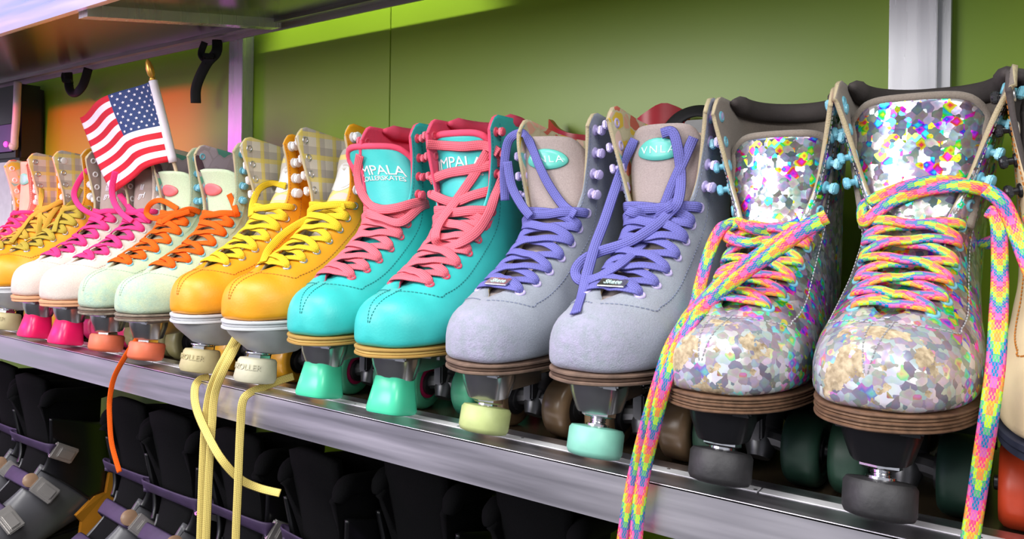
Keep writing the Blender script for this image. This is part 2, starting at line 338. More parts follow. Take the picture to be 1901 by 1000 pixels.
PLAN = [(-.0015, .003), (.0008, .0115), (.005, .0215), (.011, .0305), (.019, .0378), (.030, .0442), (.045, .0498), (.070, .0548), (.102, .0572), (.140, .0560), (.190, .048), (.230, .044), (.265, .041), (.285, .034), (.294, .020), (.297, .006)]
SOLEZ = lambda v: .083 if v < .1 else .083+(v-.1)/.2*.026
cache = {}
def shared(key, fn, mats, sharp=35):
    if key not in cache:
        bm = bmesh.new(); fn(bm); me = bpy.data.meshes.new(key[0]); bmesh.ops.recalc_face_normals(bm, faces=bm.faces); bm.to_mesh(me); bm.free()
        for k in (mats if isinstance(mats, (list, tuple)) else [mats]): me.materials.append(MT[k])
        me.shade_smooth(); me.set_sharp_from_angle(angle=math.radians(sharp)); cache[key] = me
    return cache[key]
def put(name, me, parent, mx=None):
    o = bpy.data.objects.new(name, me); COL.objects.link(o); o.parent = parent
    if mx is not None: o.matrix_local = mx
    return o
class Boot:
    def __init__(s, foot=1, flare=1., hgt=1., fold=0., lean=(0, 0), dz=0., back=0.):
        s.foot = foot; s.fold = fold; s.flare = flare; s.lean = lean
        s.K = [list(k) for k in KEY]; s.dz = dz
        for i, k in enumerate(s.K):
            if i > 12: f = (i-12)/6; k[5] *= 1+(flare-1)*f; k[4] *= 1+(flare-1)*f*.8; k[5] = k[5]+(k[4]-k[5])*min(1, f*1.3); k[1] = .233+(k[1]-.233)*hgt if k[1] > .233 else k[1]; k[3] = .16+(k[3]-.16)*hgt if k[3] > .16 else k[3]
        for i, k in enumerate(s.K): k[1] += dz; k[3] += dz+back*max(0, (i-14)/4)
    def P(s, q, tt, side):
        Ev, Ez, Bv, Bz, w, g, s0, nt, nb = cr(s.K, q)
        g = max(g, 0.) if q > 5.99 else 0.; ph = tt*math.pi; c, sn = math.cos(ph), max(math.sin(ph), 0.)
        if tt <= .5: ss = s0*(1-max(c, 0)**(2/nt)); x = g+(w-g)*sn**(2/nt)
        else: ss = s0+(1-s0)*max(-c, 0)**(2/nb); x = w*sn**(2/nb)
        if tt >= 1: x = 0
        v = Ev+(Bv-Ev)*ss; z = Ez+(Bz-Ez)*ss
        if q > 15.5:                                   # rounded upper corners of the flaps
            f = (q-15.5)/2.5; z -= .020*f*f*max(0, 1-ss/.13)**2
        x *= side
        if q > 12.5: f = (q-12.5)/5.5; x += s.lean[0]*f*f if side < 0 else s.lean[1]*f*f
        sk = max(0, 1-v/.10); x += s.foot*.008*sk*sk
        return V((x, v, z))
    def N(s, q, tt, side):
        e = .02; tt = max(tt, .02)
        a = s.P(min(q+e*4, 18), tt, side)-s.P(max(q-e*4, 0), tt, side); b = s.P(q, min(tt+e, 1), side)-s.P(q, max(tt-e, 0), side)
        n = a.cross(b)
        if n.length < 1e-12: return V((0, -1, 0))
        n.normalize(); Ev, Ez, Bv, Bz = cr(s.K, q)[:4]; c = V((0, (Ev+Bv)/2, (Ez+Bz)/2))
        return n if n.dot(s.P(q, tt, side)-c) > 0 else -n
    def at(s, q, dist, side):                          # point at an arc distance in from the lacing edge
        p = s.P(q, 0, side); L = 0; k = 0
        while L < dist and k < 60:
            k += 1; r = s.P(q, k/100, side); L += (r-p).length; p = r
        return k/100
    def build(s, mats, parent, thick=.0042, n=17, per=4):
        NR = 18*per; cols = 2*n+1; vs = []; fs = []
        for i in range(NR+1):
            q = i/per
            for j in range(cols):
                vs.append(s.P(q, j/n, -1) if j <= n else s.P(q, (2*n-j)/n, 1))
        for i in range(NR):
            for j in range(cols-1): a = i*cols+j; fs.append((a, a+cols, a+cols+1, a+1))
        fs.append(tuple(range(cols)))
        bm = bmesh.new(); bv = [bm.verts.new(v) for v in vs]
        for f in fs:
            try: bm.faces.new([bv[k] for k in f])
            except ValueError: pass
        bmesh.ops.remove_doubles(bm, verts=bm.verts, dist=1e-5); bm.normal_update()
        bm.faces.ensure_lookup_table()
        f = max((f for f in bm.faces if f.calc_center_median().z < .13), key=lambda f: f.calc_center_median().x)
        if f.normal.x < 0: bmesh.ops.reverse_faces(bm, faces=bm.faces)
        me = bpy.data.meshes.new('boot_upper'); bm.to_mesh(me); bm.free()
        o = link('boot_upper', me, mats, parent)
        md = o.modifiers.new('thickness', 'SOLIDIFY'); md.thickness = thick; md.offset = -1; md.material_offset = 1; md.material_offset_rim = 2; md.use_quality_normals = True
        return o
def stitch(acc, pts, nrm, ln=.0026, gap=.0018, wd=.0007, th=.0005):
    vs, fs = acc; seg = []; d = 0
    for a, b, n in zip(pts, pts[1:], nrm):
        L = (b-a).length
        if L < 1e-7: continue
        t = (b-a)/L; pos = 0
        while pos < L:
            ph = d % (ln+gap)
            if ph < 1e-9 or ph < ln*.02:
                s = pos; e = min(pos+ln, L)
                if e-s > ln*.4:
                    y = n.cross(t).normalized(); b0 = len(vs)
                    for p in (a+t*s, a+t*e):
                        for k, h in ((-1, .0001), (0, 1), (1, .0001)): vs.append(p+y*(k*wd)+n*(th*h+.0002))
                    fs.extend([(b0, b0+1, b0+4, b0+3), (b0+1, b0+2, b0+5, b0+4), (b0, b0+2, b0+1), (b0+3, b0+4, b0+5), (b0, b0+3, b0+5, b0+2)])
                pos += ln+gap; d = 0
            else: pos += .0002; d = 0
def resample(fn, n, step):
    P = [fn(k/n) for k in range(n+1)]; out = [P[0]]; L = 0
    for a, b in zip(P, P[1:]):
        L += (b[0]-a[0]).length
        if L >= step: out.append(b); L = 0
    return out
def seam(acc, fn, step=.0045, wd=.0007, zig=0.):
    R = resample(fn, 400, step); vs, fs = acc
    for i, ((a, n), (b, _)) in enumerate(zip(R, R[1:])):
        t = (b-a)
        if t.length < 1e-6: continue
        y = n.cross(t).normalized(); b0 = len(vs); off = y*(zig if i % 2 else -zig)
        for p, o2 in ((a+t*.16, off), (a+t*.80, -off if zig else off)):
            for k, h in ((-1, .0001), (0, .0007), (1, .0001)): vs.append(p+o2+y*(k*wd)+n*(h+.0002))
        fs.extend([(b0, b0+1, b0+4, b0+3), (b0+1, b0+2, b0+5, b0+4), (b0, b0+2, b0+1), (b0+3, b0+4, b0+5), (b0, b0+3, b0+5, b0+2)])
def hexnut(bm, r, z0, z1, mx):
    lathe(bm, [(r*.82, z0), (r, z0+.0015), (r, z1-.0015), (r*.82, z1)], 6, mx)
STOPS = {
 'block': [(.0155, 0), (.0175, -.002), (.0225, -.040), (.0215, -.0435), (.018, -.045)],
 'drum': [(.014, 0), (.0235, -.001), (.0255, -.004), (.0255, -.022), (.0235, -.026), (.018, -.0275)],
 'tall': [(.014, 0), (.0225, -.001), (.0245, -.004), (.027, -.026), (.0245, -.031), (.018, -.0325)]}
def skate(name, X, Y0, st, label, foot=1, yaw=0., flare=1., tongue=None, pair=None, fold=0., lean=(0, 0), stop_tilt=14, stop_z=.0, stop=None, stopmat=None, hgt=1., z=0., pitch=0., dz=0.):
    root = empty(name, (X, Y0, z), 0, label, 'roller skate', 'quad skates lined up on the display shelf')
    root.rotation_euler = (math.radians(pitch), 0, math.radians(yaw))
    B = Boot(foot, flare, hgt, fold, lean, dz, .022 if st.get('collar') else 0.); up = B.build([st['boot'], st['lining'], st.get('rim', st['lining'])], root)
    g = lambda k, d=None: st.get(k, d)
    # --- stitching (parts of the upper)
    acc = ([], []); zz = g('zig', 0.)
    qv = lambda q, tt, sd: (B.P(q, tt, sd), B.N(q, max(tt, .03), sd))
    if g('toe_seam', True):
        for sd, tt in ((-1, .035), (1, .035)): seam(acc, lambda t, sd=sd, tt=tt: qv(.25+5.6*t, tt+.02*(1-t), sd), .0036, .0006)
    for sd in (-1, 1): seam(acc, lambda t, sd=sd: qv(5.2+12.4*t, (.02+.26*min(1, t*7))*(1-.15*t) if t < .16 else .26, sd), .0042)
    for sd in (-1, 1): seam(acc, lambda t, sd=sd: qv(7+10.7*t, B.at(7+10.7*t, .0035, sd), sd), .0042)
    mesh('stitching', acc[0], acc[1], g('thread'), up, False)
    # --- sole layers
    z = dz
    for i, (m, th, grow) in enumerate(st['sole']):
        out = []
        kk = [V(cr([(a, b) for a, b in PLAN], q/4)+[0]) for q in range((len(PLAN)-1)*4+1)]
        for sd in (1, -1):
            for p in (kk if sd > 0 else kk[::-1]): out.append((sd*(p.y+grow)+foot*.008*max(0, 1-p.x/.10)**2, p.x-(grow if p.x < .1 else -grow)))
        bm = bmesh.new(); n = len(out); rings = []
        for dz, ins in ((z, .0012), (z-.0009, 0), (z-th+.0009, 0), (z-th, .0012)):
            rings.append([bm.verts.new((x*(1-ins/.05), y+(ins if y < .15 else -ins), SOLEZ(y)+dz)) for x, y in out])
        for a, b in zip(rings, rings[1:]):
            for k in range(n): bm.faces.new((a[k], a[(k+1) % n], b[(k+1) % n], b[k]))
        bm.faces.new(rings[0]); bm.faces.new(rings[-1][::-1]); bmobj('sole_layer', bm, m, root, sharp=40); z -= th
    sb = .083+z
    # --- plate and toe-stop housing
    cxs = foot*.004; sv = g('stop_v', .044)
    bm = bmesh.new(); ps = g('plate', 'chrome'); pm = {'chrome': 'grey_metal', 'plastic': 'grey_pl', 'black': 'black_pl'}[ps]
    box(bm, -.021, .021, .075, .29, sb-.010, sb+.001, bev=.002); box(bm, -.013, .013, .10, .28, sb-.018, sb-.008, bev=.002)
    box(bm, -.034, .034, .255, .30, sb+.0, SOLEZ(.28)+z+.001)
    for yy in (.10, .125):
        for sx in (-1, 1): lathe(bm, [(.0045, -.0045), (.0045, 0), (.002, .001)], 8, M.Translation((sx*.034, yy, sb-.001)))
        box(bm, -.036, .036, yy-.006, yy+.006, sb-.004, sb+.0005)
    bmobj('plate', bm, pm, root, sharp=30)
    bm = bmesh.new()
    if ps == 'plastic':      # big wedge-shaped nose
        prof = [(.052, .056, 0.), (.048, .053, -.010), (.030, .040, -.030), (.022, .026, -.036)]
        rings = []
        for hw, ln, dz in prof:
            ring = []
            for k in range(20):
                t = 2*math.pi*k/20; c, s2 = math.cos(t), math.sin(t)
                ring.append(bm.verts.new((cxs+hw*math.copysign(abs(c)**.65, c)*.92, sv+.018+ln*math.copysign(abs(s2)**.65, s2)*.95+(-dz*.35), sb+dz)))
            rings.append(ring)
        for a, b in zip(rings, rings[1:]):
            for k in range(20): bm.faces.new((a[k], a[(k+1) % 20], b[(k+1) % 20], b[k]))
        bm.faces.new(rings[0][::-1]); bm.faces.new(rings[-1]); hz = sb-.034
        for sx in (-1, 1): lathe(bm, [(.004, -.008), (.004, 0), (.0015, .0005)], 8, M.Translation((cxs+sx*.042, sv+.05, sb-.008)))
    else:                    # fluted cast housing with a flange
        box(bm, cxs-.030, cxs+.030, sv-.024, sv+.06, sb-.005, sb+.0008, bev=.002)
        prof = [(.0265, 0.), (.0255, -.008), (.0205, -.024), (.0195, -.026)]; rings = []; NN = 40
        for r, dz in prof:
            ring = []
            for k in range(NN):
                t = 2*math.pi*k/NN; fl = 1+(.05 if (k//2) % 5 == 0 else 0)
                c, s2 = math.cos(t), math.sin(t); ring.append(bm.verts.new((cxs+r*fl*math.copysign(abs(c)**.7, c), sv+r*.9*fl*math.copysign(abs(s2)**.7, s2), sb-.004+dz)))
            rings.append(ring)
        for a, b in zip(rings, rings[1:]):
            for k in range(NN): bm.faces.new((a[k], a[(k+1) % NN], b[(k+1) % NN], b[k]))
        bm.faces.new(rings[0][::-1]); bm.faces.new(rings[-1]); hz = sb-.029
        box(bm, cxs-.015, cxs+.015, sv+.005, sv+.075, sb-.026, sb-.003, bev=.003)
    bmobj('stop_housing', bm, pm, root, sharp=28)
    # --- toe stop
    sk = stop or g('stop', 'drum'); sm = stopmat or g('stop_mat')
    tl = M.Translation((cxs, sv, hz)) @ M.Rotation(math.radians(-stop_tilt), 4, 'X')
    if sk == 'block':
        me = shared(('toe_stop', 'block', sm), lambda bm: lathe(bm, STOPS['block'], 28, None, .42), sm, 50)
        put('toe_stop', me, root, M.Translation((cxs, sv-.002, hz+.003)) @ M.Rotation(math.radians(-10), 4, 'X') @ M.Diagonal((1.12, 1.05, .92, 1)))
    else:
        gap = .010+stop_z
        me = shared(('toe_stop', sk, sm), lambda bm: lathe(bm, STOPS[sk], 28), sm, 50)
        so = put('toe_stop', me, root, tl @ M.Translation((0, 0, -gap)))
        if g('stop_text'):
            tme = text_mesh(g('stop_text'), .0105, .0004); R0 = .0263
            for vx in tme.vertices: th = vx.co.x/R0; rr = R0+vx.co.z; zz2 = vx.co.y-.012; vx.co = V((rr*math.sin(th), -rr*math.cos(th), zz2))
            lo = link('embossed_lettering', tme, sm, so, None)
        def stem(bm):
            lathe(bm, [(.0075, .012)]+[(.0075 if k % 2 else .0064, .0075-k*.0011) for k in range(26)]+[(.0105, -.0203), (.0105, -.0235), (0, -.0235)], 14)
        sme = shared(('stop_stem',), stem, 'chrome', 50)
        put('stop_stem', sme, root, tl @ M.Translation((0, 0, -gap+.0235-.0012)))
        nme = shared(('lock_nut',), lambda bm: (hexnut(bm, .0155, -.0085, -.0015, None), lathe(bm, [(.0165, -.0015), (.0165, 0), (.007, 0)], 24)), 'chrome', 30)
        put('lock_nut', nme, root, tl @ M.Rotation(.5, 4, 'Z') @ M.Translation((0, 0, .0005)))
    # --- trucks and wheels
    WR = .033
    def wheel(bm):
        w2 = .0155; lathe(bm, [(.0185, -w2+.003), (.021, -w2), (WR-.005, -w2), (WR-.0012, -w2+.0035), (WR, -w2+.008), (WR, w2-.008), (WR-.0012, w2-.0035), (WR-.005, w2), (.021, w2), (.0185, w2-.003)], 32)
    def hub(bm):
        lathe(bm, [(.0188, -.0145), (.0188, .0145)], 20); lathe(bm, [(.004, -.018), (.006, -.0135), (.012, -.0125), (.012, .0155), (.006, .0165), (.006, .019), (.004, .0195)], 16)
    wm, hm = g('wheel'), g('hub', 'dark_metal')
    wme = shared(('wheel', wm), wheel, wm, 50); hme = shared(('hub', hm), hub, hm, 40)
    def truck(bm):
        tube(bm, [(-.03, 0, 0), (-.012, 0, .004), (.012, 0, .004), (.03, 0, 0)], .0095, 10, 4)
        lathe(bm, [(.004, -.0565), (.004, .0565)], 8, M.Rotation(math.pi/2, 4, 'Y'))
        mx = M.Rotation(math.radians(-28), 4, 'X'); lathe(bm, [(.010, -.016), (.014, -.006), (.014, .010), (.017, .012), (.017, .03), (.013, .034)], 16, mx)
        box(bm, -.006, .006, -.02, -.004, .004, .03, bev=.002)
        for sx in (-1, 1): lathe(bm, [(.0145, -.004), (.0145, .004), (.006, .006)], 14, M.Translation((sx*.026, 0, 0)) @ M.Rotation(sx*math.pi/2, 4, 'Y'))
    tme = shared(('truck', g('truck', 'dark_metal')), truck, g('truck', 'dark_metal'))
    for k, (yy, fl) in enumerate(((g('axle', .136), 1), (.262, -1))):
        put('truck', tme, root, M.Translation((0, yy, GZ+WR)) @ (M.Identity(4) if fl > 0 else M.Rotation(math.pi, 4, 'Z')))
        for sx in (-1, 1):
            o = put('wheel', wme, root, M.Translation((sx*.0405, yy, GZ+WR)) @ M.Rotation(sx*math.pi/2, 4, 'Y')); put('hub', hme, o)
            if g('wheel_text') and sx > 0 and fl > 0:
                lo = link('wheel_lettering', text_mesh(g('wheel_text'), .0105, .0003), 'white_pl', o, None); lo.matrix_local = M.Rotation(-math.pi/2*.75, 4, 'Z') @ M.Translation((0, .0215, .0157))
    # --- eyelets, hooks
    ne = g('eyelets', 7); nh = g('hooks', 4)
    qs = [7.15+i*(6.1/(ne-1)) for i in range(ne)]; hq = [14.3+i*(2.9/(max(nh, 2)-1)) for i in range(nh)]
    def tor(bm):
        lathe(bm, [(.0028, -.001), (.0032, .0008), (.0044, .0013), (.0056, .0006), (.0058, -.0004)], 14)
    em = shared(('eyelet', g('eyelet')), tor, [g('eyelet')], 60); hm2 = shared(('hook', g('hook', 'chrome')), lambda bm: (lathe(bm, [(.0058, 0), (.0052, .0014), (.0028, .002), (.0028, .0055), (.0046, .006), (.0054, .0085), (.0044, .0105), (.002, .0112)], 12), box(bm, -.0042, .0042, -.0005, .0052, .0055, .0102, bev=.001)), g('hook', 'chrome'), 40)
    em2 = shared(('eyelet_hole',), lambda bm: lathe(bm, [(.0036, 0), (.0034, .0003)], 10), 'shadow')
    eye = {}
    for i, q in enumerate(qs):
        for sd in (-1, 1):
            tt = B.at(q, .0150, sd); p = B.P(q, tt, sd); n = B.N(q, tt, sd); eye[i, sd] = (p, n, q)
            o = put('eyelet', em, up, frame(p, n)); put('eyelet_hole', em2, o, M.Translation((0, 0, .0003))) if False else None
    for i, q in enumerate(hq):
        for sd in (-1, 1):
            tt = B.at(q, .0135, sd); p = B.P(q, tt, sd); n = B.N(q, tt, sd)
            put('hook', hm2, up, frame(p, n, V((0, -1, 0))) @ M.Diagonal((g('hook_s', 1.08),)*2+(1.08, 1))); eye[100+i, sd] = (p, n, q)
            if g('inner_rings', True): put('eyelet', em, up, frame(p-n*.0044, -n))
    # --- tongue
    tg = dict(top=.345, dx=0., lean=0., hw=.043, twist=0., back=.0); tg.update(tongue or {})
    path = []
    for q in (6.7, 8, 9.5, 11, 12.5): Ev, Ez, Bv, Bz = cr(B.K, q)[:4]; d = V((0, Bv-Ev, Bz-Ez)).normalized(); path.append(V((0, Ev, Ez))+d*(.005+tg['back']*.3))
    b = path[-1]; h = tg['top']-b.z
    for f in (.25, .5, .75, 1.): path.append(V((tg['dx']*f*f, b.y+.006*math.sin(f*2.2)+tg['back']*min(1, f*2)+tg['lean']*f*f, b.z+h*f)))
    def T(a, bb, off=0.):
        a2 = a*(1-.085*abs(bb)**5); c = V(cr([tuple(p) for p in path], a2*(len(path)-1))); hw = tg['hw']*(.38+.62*min(1, a2/.75)**.8); tw = math.radians(tg['twist'])*a2*a2
        x = hw*bb; dep = .30*hw*bb*bb; return c+V((x*math.cos(tw)-dep*math.sin(tw), x*math.sin(tw)+dep*math.cos(tw), -dep*.25*(1-a2)))
    def TN(a, bb): e = .02; n = (T(a, bb+e)-T(a, bb-e)).cross(T(min(a+e, 1), bb)-T(a-e, bb)).normalized(); return n if n.y < 0 or n.z > .5 else -n
    na, nb2 = 26, 14
    vs = [T(i/na, -1+2*j/nb2) for i in range(na+1) for j in range(nb2+1)]
    fs = [(i*(nb2+1)+j, i*(nb2+1)+j+1, (i+1)*(nb2+1)+j+1, (i+1)*(nb2+1)+j) for i in range(na) for j in range(nb2)]
    to = mesh('tongue', vs, fs, [g('tongue'), g('tongue_rim', g('lining')), g('tongue_rim', g('lining'))], root)
    md = to.modifiers.new('thickness', 'SOLIDIFY'); md.thickness = g('tongue_th', .007); md.offset = -1; md.material_offset = 1; md.material_offset_rim = 2
    # raised border along the tongue's edge
    if g('piping', True):
        bm = bmesh.new(); pts = [T(.5+.5*k/8, -1)+TN(.5+.5*k/8, -.95)*-.002 for k in range(8)]+[T(1, -1+2*k/12)+V((0, .003, 0)) for k in range(13)]+[T(1-.5*k/8, 1)+TN(.9-.4*k/8, .95)*-.002 for k in range(1, 9)]
        tube(bm, pts, g('pipe_r', .0042), 8, 3); bmobj('tongue_edge', bm, g('tongue_rim', g('lining')), to, True)
    def on_tongue(nm, me, m, a, bb, lift=.0006):
        o = link(nm, me, m, to, None); p = T(a, bb)+TN(a, bb)*lift; n = TN(a, bb); rt = (T(a, bb+.05)-T(a, bb-.05)).normalized(); u = n.cross(rt)
        if u.z < 0: u = -u; n = rt.cross(u)
        mw = M(((rt.x, u.x, n.x, p.x), (rt.y, u.y, n.y, p.y), (rt.z, u.z, n.z, p.z), (0, 0, 0, 1))); o.matrix_local = mw
        # wrap onto the tongue curve
        mi = mw.inverted(); s0 = tg['hw']; LH = sum((path[i+1]-path[i]).length for i in range(len(path)-1))
        for vv in me.vertices: vv.co = mi @ (T(min(a+vv.co.y/LH, 1), bb+vv.co.x/s0)+TN(min(a+vv.co.y/LH, .98), bb+vv.co.x/s0)*(lift+vv.co.z))
        me.update(); return o
    if g('badge'):
        def oval(r0, z0, z1):
            bm = bmesh.new(); lathe(bm, [(r0+.0015, 0), (r0, z1), (0.6*r0, z1+.0002), (0.3*r0, z1+.0003), (0, z1+.0003)], 28, M.Diagonal((1.0, .55, 1, 1))); me = bpy.data.meshes.new('badge'); bmesh.ops.recalc_face_normals(bm, faces=bm.faces); bm.to_mesh(me); bm.free(); me.shade_smooth(); return me
        ba, bb = g('badge_at', (.84, 0)); on_tongue('badge', oval(.024, 0, .0015), g('badge'), ba, bb)
        if g('badge_text'): on_tongue('badge_lettering', text_mesh(g('badge_text'), .0135, .0003, 1.25), 'badge_ink', ba, bb, .0024)
    for txt, sz, a, bb, shr in g('print', ()): on_tongue('printed_lettering', text_mesh(txt, sz, .0002, .92, shr), g('print_mat', 'white_pl'), a, bb)
    if g('ring_logo'):
        bm = bmesh.new()
        for r in (.026, .0205): lathe(bm, [(r-.0012, 0), (r-.0012, .0002), (r, .0002), (r, 0)], 36)
        me = bpy.data.meshes.new('ring'); bm.to_mesh(me); bm.free(); on_tongue('printed_ring', me, 'white_pl', *g('ring_logo'))
    # --- padded collar
    if g('collar'):
        bm = bmesh.new(); pts = []
        for k in range(25):
            u = k/24; sd = -1 if u <= .5 else 1; tt = .36+.64*(u*2 if u <= .5 else (1-u)*2); p = B.P(17.8, min(tt, 1), sd); n = B.N(17.5, min(tt, .97), sd); pts.append(p-n*.008+V((0, 0, .001)))
        tube(bm, pts, .0105, 10, 2, lambda t: min(1, .25+min(t, 1-t)*9)); bmobj('padded_collar', bm, g('collar'), root, True)
    # --- lacing
    acc = ([], [], []); acc_len[0] = random.random(); lw, lt = g('lace_w', .0085), g('lace_t', .0024); jit = lambda a: (random.random()-.5)*a
    def cross(i, j, s1, hgt2, q1=None):
        p1, n1, qa = eye[i, s1]; p2, n2, qb = eye[j, -s1]
        e1 = B.P(qa+.25*(qb-qa)+.08, 0, s1); e2 = B.P(qa+.75*(qb-qa)-.08, 0, -s1); m = (e1+e2)/2; nm = (n1+n2).normalized()
        up1 = (n1*.4+nm*.6).normalized(); up2 = (n2*.4+nm*.6).normalized()
        ribbon(acc, [p1-n1*.004+(p1-e1)*.05, p1+n1*.0026+(e1-p1)*.12, p1*.45+e1*.55+up1*(.0038+hgt2*.3), m*.35+e1*.65+nm*(.0035+hgt2), m+nm*(.003+hgt2)+V((0, 0, jit(.002))), m*.35+e2*.65+nm*(.0035+hgt2), p2*.45+e2*.55+up2*(.0038+hgt2*.3), p2+n2*.0026+(e2-p2)*.12, p2-n2*.004+(p2-e2)*.05],
               lw, lt, [n1, n1, up1, nm, nm, nm, up2, n2, n2], 4, True, lambda t: .62+.38*min(1, min(t, 1-t)*5))
    nl = g('laced', ne)
    cross(0, 0, -1, 0)
    for i in range(nl-1): cross(i, i+1, 1 if i % 2 else -1, .0); cross(i, i+1, -1 if i % 2 else 1, .0032)
    lace = ribobj('lace', acc, g('lace'), root)
    if g('lace_tag'):
        p1, n1, _ = eye[0, -1]; p2, n2, _ = eye[0, 1]; e1, e2 = B.P(7.25, 0, -1), B.P(7.25, 0, 1); nm = (n1+n2).normalized(); c = (e1+e2)/2+nm*.0062; bm = bmesh.new(); F2 = frame(c, nm, V((0, -1, 0)))
        box(bm, -.0145, .0145, -.007, .007, -.0006, .0012, F2, .0008); bmobj('lace_tag', bm, 'chrome', lace)
        o = link('tag_lettering', text_mesh('Skate', .0085, .0002, 1., .3), 'badge_ink', lace, None); fr = frame(c+nm*.0016, nm, V((0, -1, 0))); o.matrix_local = fr @ M.Rotation(math.pi, 4, 'Z') if fr.col[1].z < 0 else fr
    return dict(root=root, B=B, eye=eye, T=T, TN=TN, up=up, lace=lace)
#STYLES
def styles():
    m = MT
    m['teal'] = leather('teal_leather', (.045, .56, .53)); m['teal_pink'] = plain('pink_fleece', (.86, .085, .17), .9, bump=.4, bs=500)
    m['pink_lace'] = weave('coral_pink_lace', (.90, .17, .22)); m['mint_rub'] = plain('mint_rubber', (.07, .62, .36), .28, var=.06); m['mint_wheel'] = plain('mint_wheel', (.10, .50, .28), .35)
    m['gold_sole'] = plain('tan_sole', (.42, .25, .06), .6); m['gold_line'] = plain('gold_sole_line', (.62, .42, .12), .5); m['teal_thread'] = plain('teal_thread', (.01, .22, .22), .8); m['pink_metal'] = plain('pink_eyelet', (.80, .10, .16), .4)
    m['yellow'] = leather('yellow_leather', (.84, .36, .012), (.55, .20, .01)); m['yellow_lace'] = weave('yellow_lace', (.88, .60, .03)); m['old_lace'] = weave('faded_yellow_lace', (.50, .38, .05)); m['pale_lace'] = weave('pale_yellow_lace', (.86, .68, .20))
    m['yellow_thread'] = plain('tan_thread', (.50, .17, .01), .8); m['grey_sole'] = plain('pale_grey_sole', (.60, .61, .63), .5); m['beige_rub'] = plain('beige_rubber', (.52, .45, .24), .55, bump=.2); m['beige2'] = plain('cream_rubber', (.58, .55, .40), .55, bump=.2); m['yellow_wheel'] = plain('yellow_wheel', (.70, .34, .015), .3)
    m['cream_rim'] = plain('frayed_cream_edge', (.52, .44, .27), .95, bump=.8, bs=900)
    m['mint'] = suede('mint_suede', (.53, .63, .42), (.32, .52, .46), (.50, .52, .36), .07, .75); m['orange_lace'] = weave('orange_lace', (.98, .13, .006)); m['coral_rub'] = plain('coral_rubber', (.78, .17, .08), .45, var=.2); m['olive_wheel'] = plain('olive_wheel', (.22, .20, .08), .4)
    m['brown_sole'] = plain('worn_brown_sole', (.19, .12, .085), .7, var=.4, sc=90, bump=.3); m['dark_line'] = plain('sole_layer_line', (.10, .055, .035), .7, var=.3, sc=90); m['grey_brown'] = plain('scuffed_grey_sole', (.26, .21, .16), .75, var=.5, sc=120, bump=.5)
    m['sky_metal'] = plain('sky_blue_enamel', (.18, .50, .62), .28); m['mint_thread'] = plain('mint_thread', (.42, .55, .42), .8); m['pink_badge'] = plain('pink_rubber_badge', (.78, .16, .16), .5)
    m['blush'] = suede('blush_suede', (.72, .60, .53), (.66, .52, .50), (.62, .50, .42), .05, .4); m['hot_lace'] = weave('hot_pink_lace', (.93, .05, .24)); m['hot_rub'] = plain('hot_pink_rubber', (.93, .012, .13), .3, var=.05); m['hot_wheel'] = plain('hot_pink_wheel', (.60, .02, .12), .4); m['peach_sole'] = plain('peach_sole', (.66, .34, .18), .6); m['blush_in'] = plain('beige_suede_lining', (.36, .28, .24), .95)
    m['blush_thread'] = plain('blush_thread', (.68, .55, .48), .8); m['white_metal'] = plain('white_eyelet', (.8, .78, .78), .35)
    m['lav'] = suede('lavender_grey_suede', (.305, .335, .39), (.40, .37, .52), (.26, .28, .32), .05, .85); m['lav_lace'] = weave('periwinkle_lace', (.17, .17, .50)); m['lav_metal'] = plain('lavender_enamel', (.55, .48, .78), .28); m['lav_thread'] = plain('grey_blue_thread', (.20, .23, .32), .8)
    m['taupe'] = suede('taupe_suede', (.40, .33, .31), (.2, .16, .15), (.20, .17, .17), .0, 0.); m['aqua_badge'] = plain('aqua_rubber_badge', (.13, .60, .50), .3); m['badge_ink'] = plain('pale_badge_print', (.62, .85, .80), .5)
    m['lime_rub'] = plain('lime_rubber', (.52, .60, .24), .45, var=.25); m['seafoam'] = plain('seafoam_rubber', (.24, .60, .47), .45, var=.2); m['amber_wheel'] = plain('smoky_amber_wheel', (.20, .125, .065), .3, var=.2)
    m['grey_suede'] = suede('grey_brown_suede', (.26, .22, .18), (.2, .18, .15), (.13, .11, .10), .0, 0.); m['dark_suede'] = plain('dark_padded_suede', (.085, .072, .068), .95, bump=.4, bs=500); m['green_wheel'] = plain('dark_green_wheel', (.018, .060, .036), .5, var=.3)
    m['silver_thread'] = plain('silver_thread', (.40, .40, .42), .6); m['wood_sole'] = plain('stacked_brown_sole', (.16, .085, .048), .5, var=.4, sc=150); m['wood_line'] = plain('stacked_sole_line', (.25, .145, .085), .55, var=.4, sc=150)
    m['salmon'] = suede('salmon_suede', (.66, .22, .18), (.6, .2, .2), (.5, .2, .16), .03, .3); m['peach'] = plain('peach_suede', (.74, .44, .32), .95); m['cream'] = leather('cream_leather', (.74, .60, .36), None, .4); m['navy'] = plain('navy_sole', (.03, .035, .06), .5); m['orange_wheel'] = plain('orange_wheel', (.70, .07, .02), .4); m['steel'] = plain('steel_eyelet', (.55, .55, .55), .3, .8)
    m['rib_grey'] = plain('grey_sole_rib', (.50, .51, .53), .5)
    def sole(a, b, n=3, th=.0034): return [(a if i % 2 == 0 else b, th, .0004 if i % 2 == 0 else -.0004) for i in range(n)]
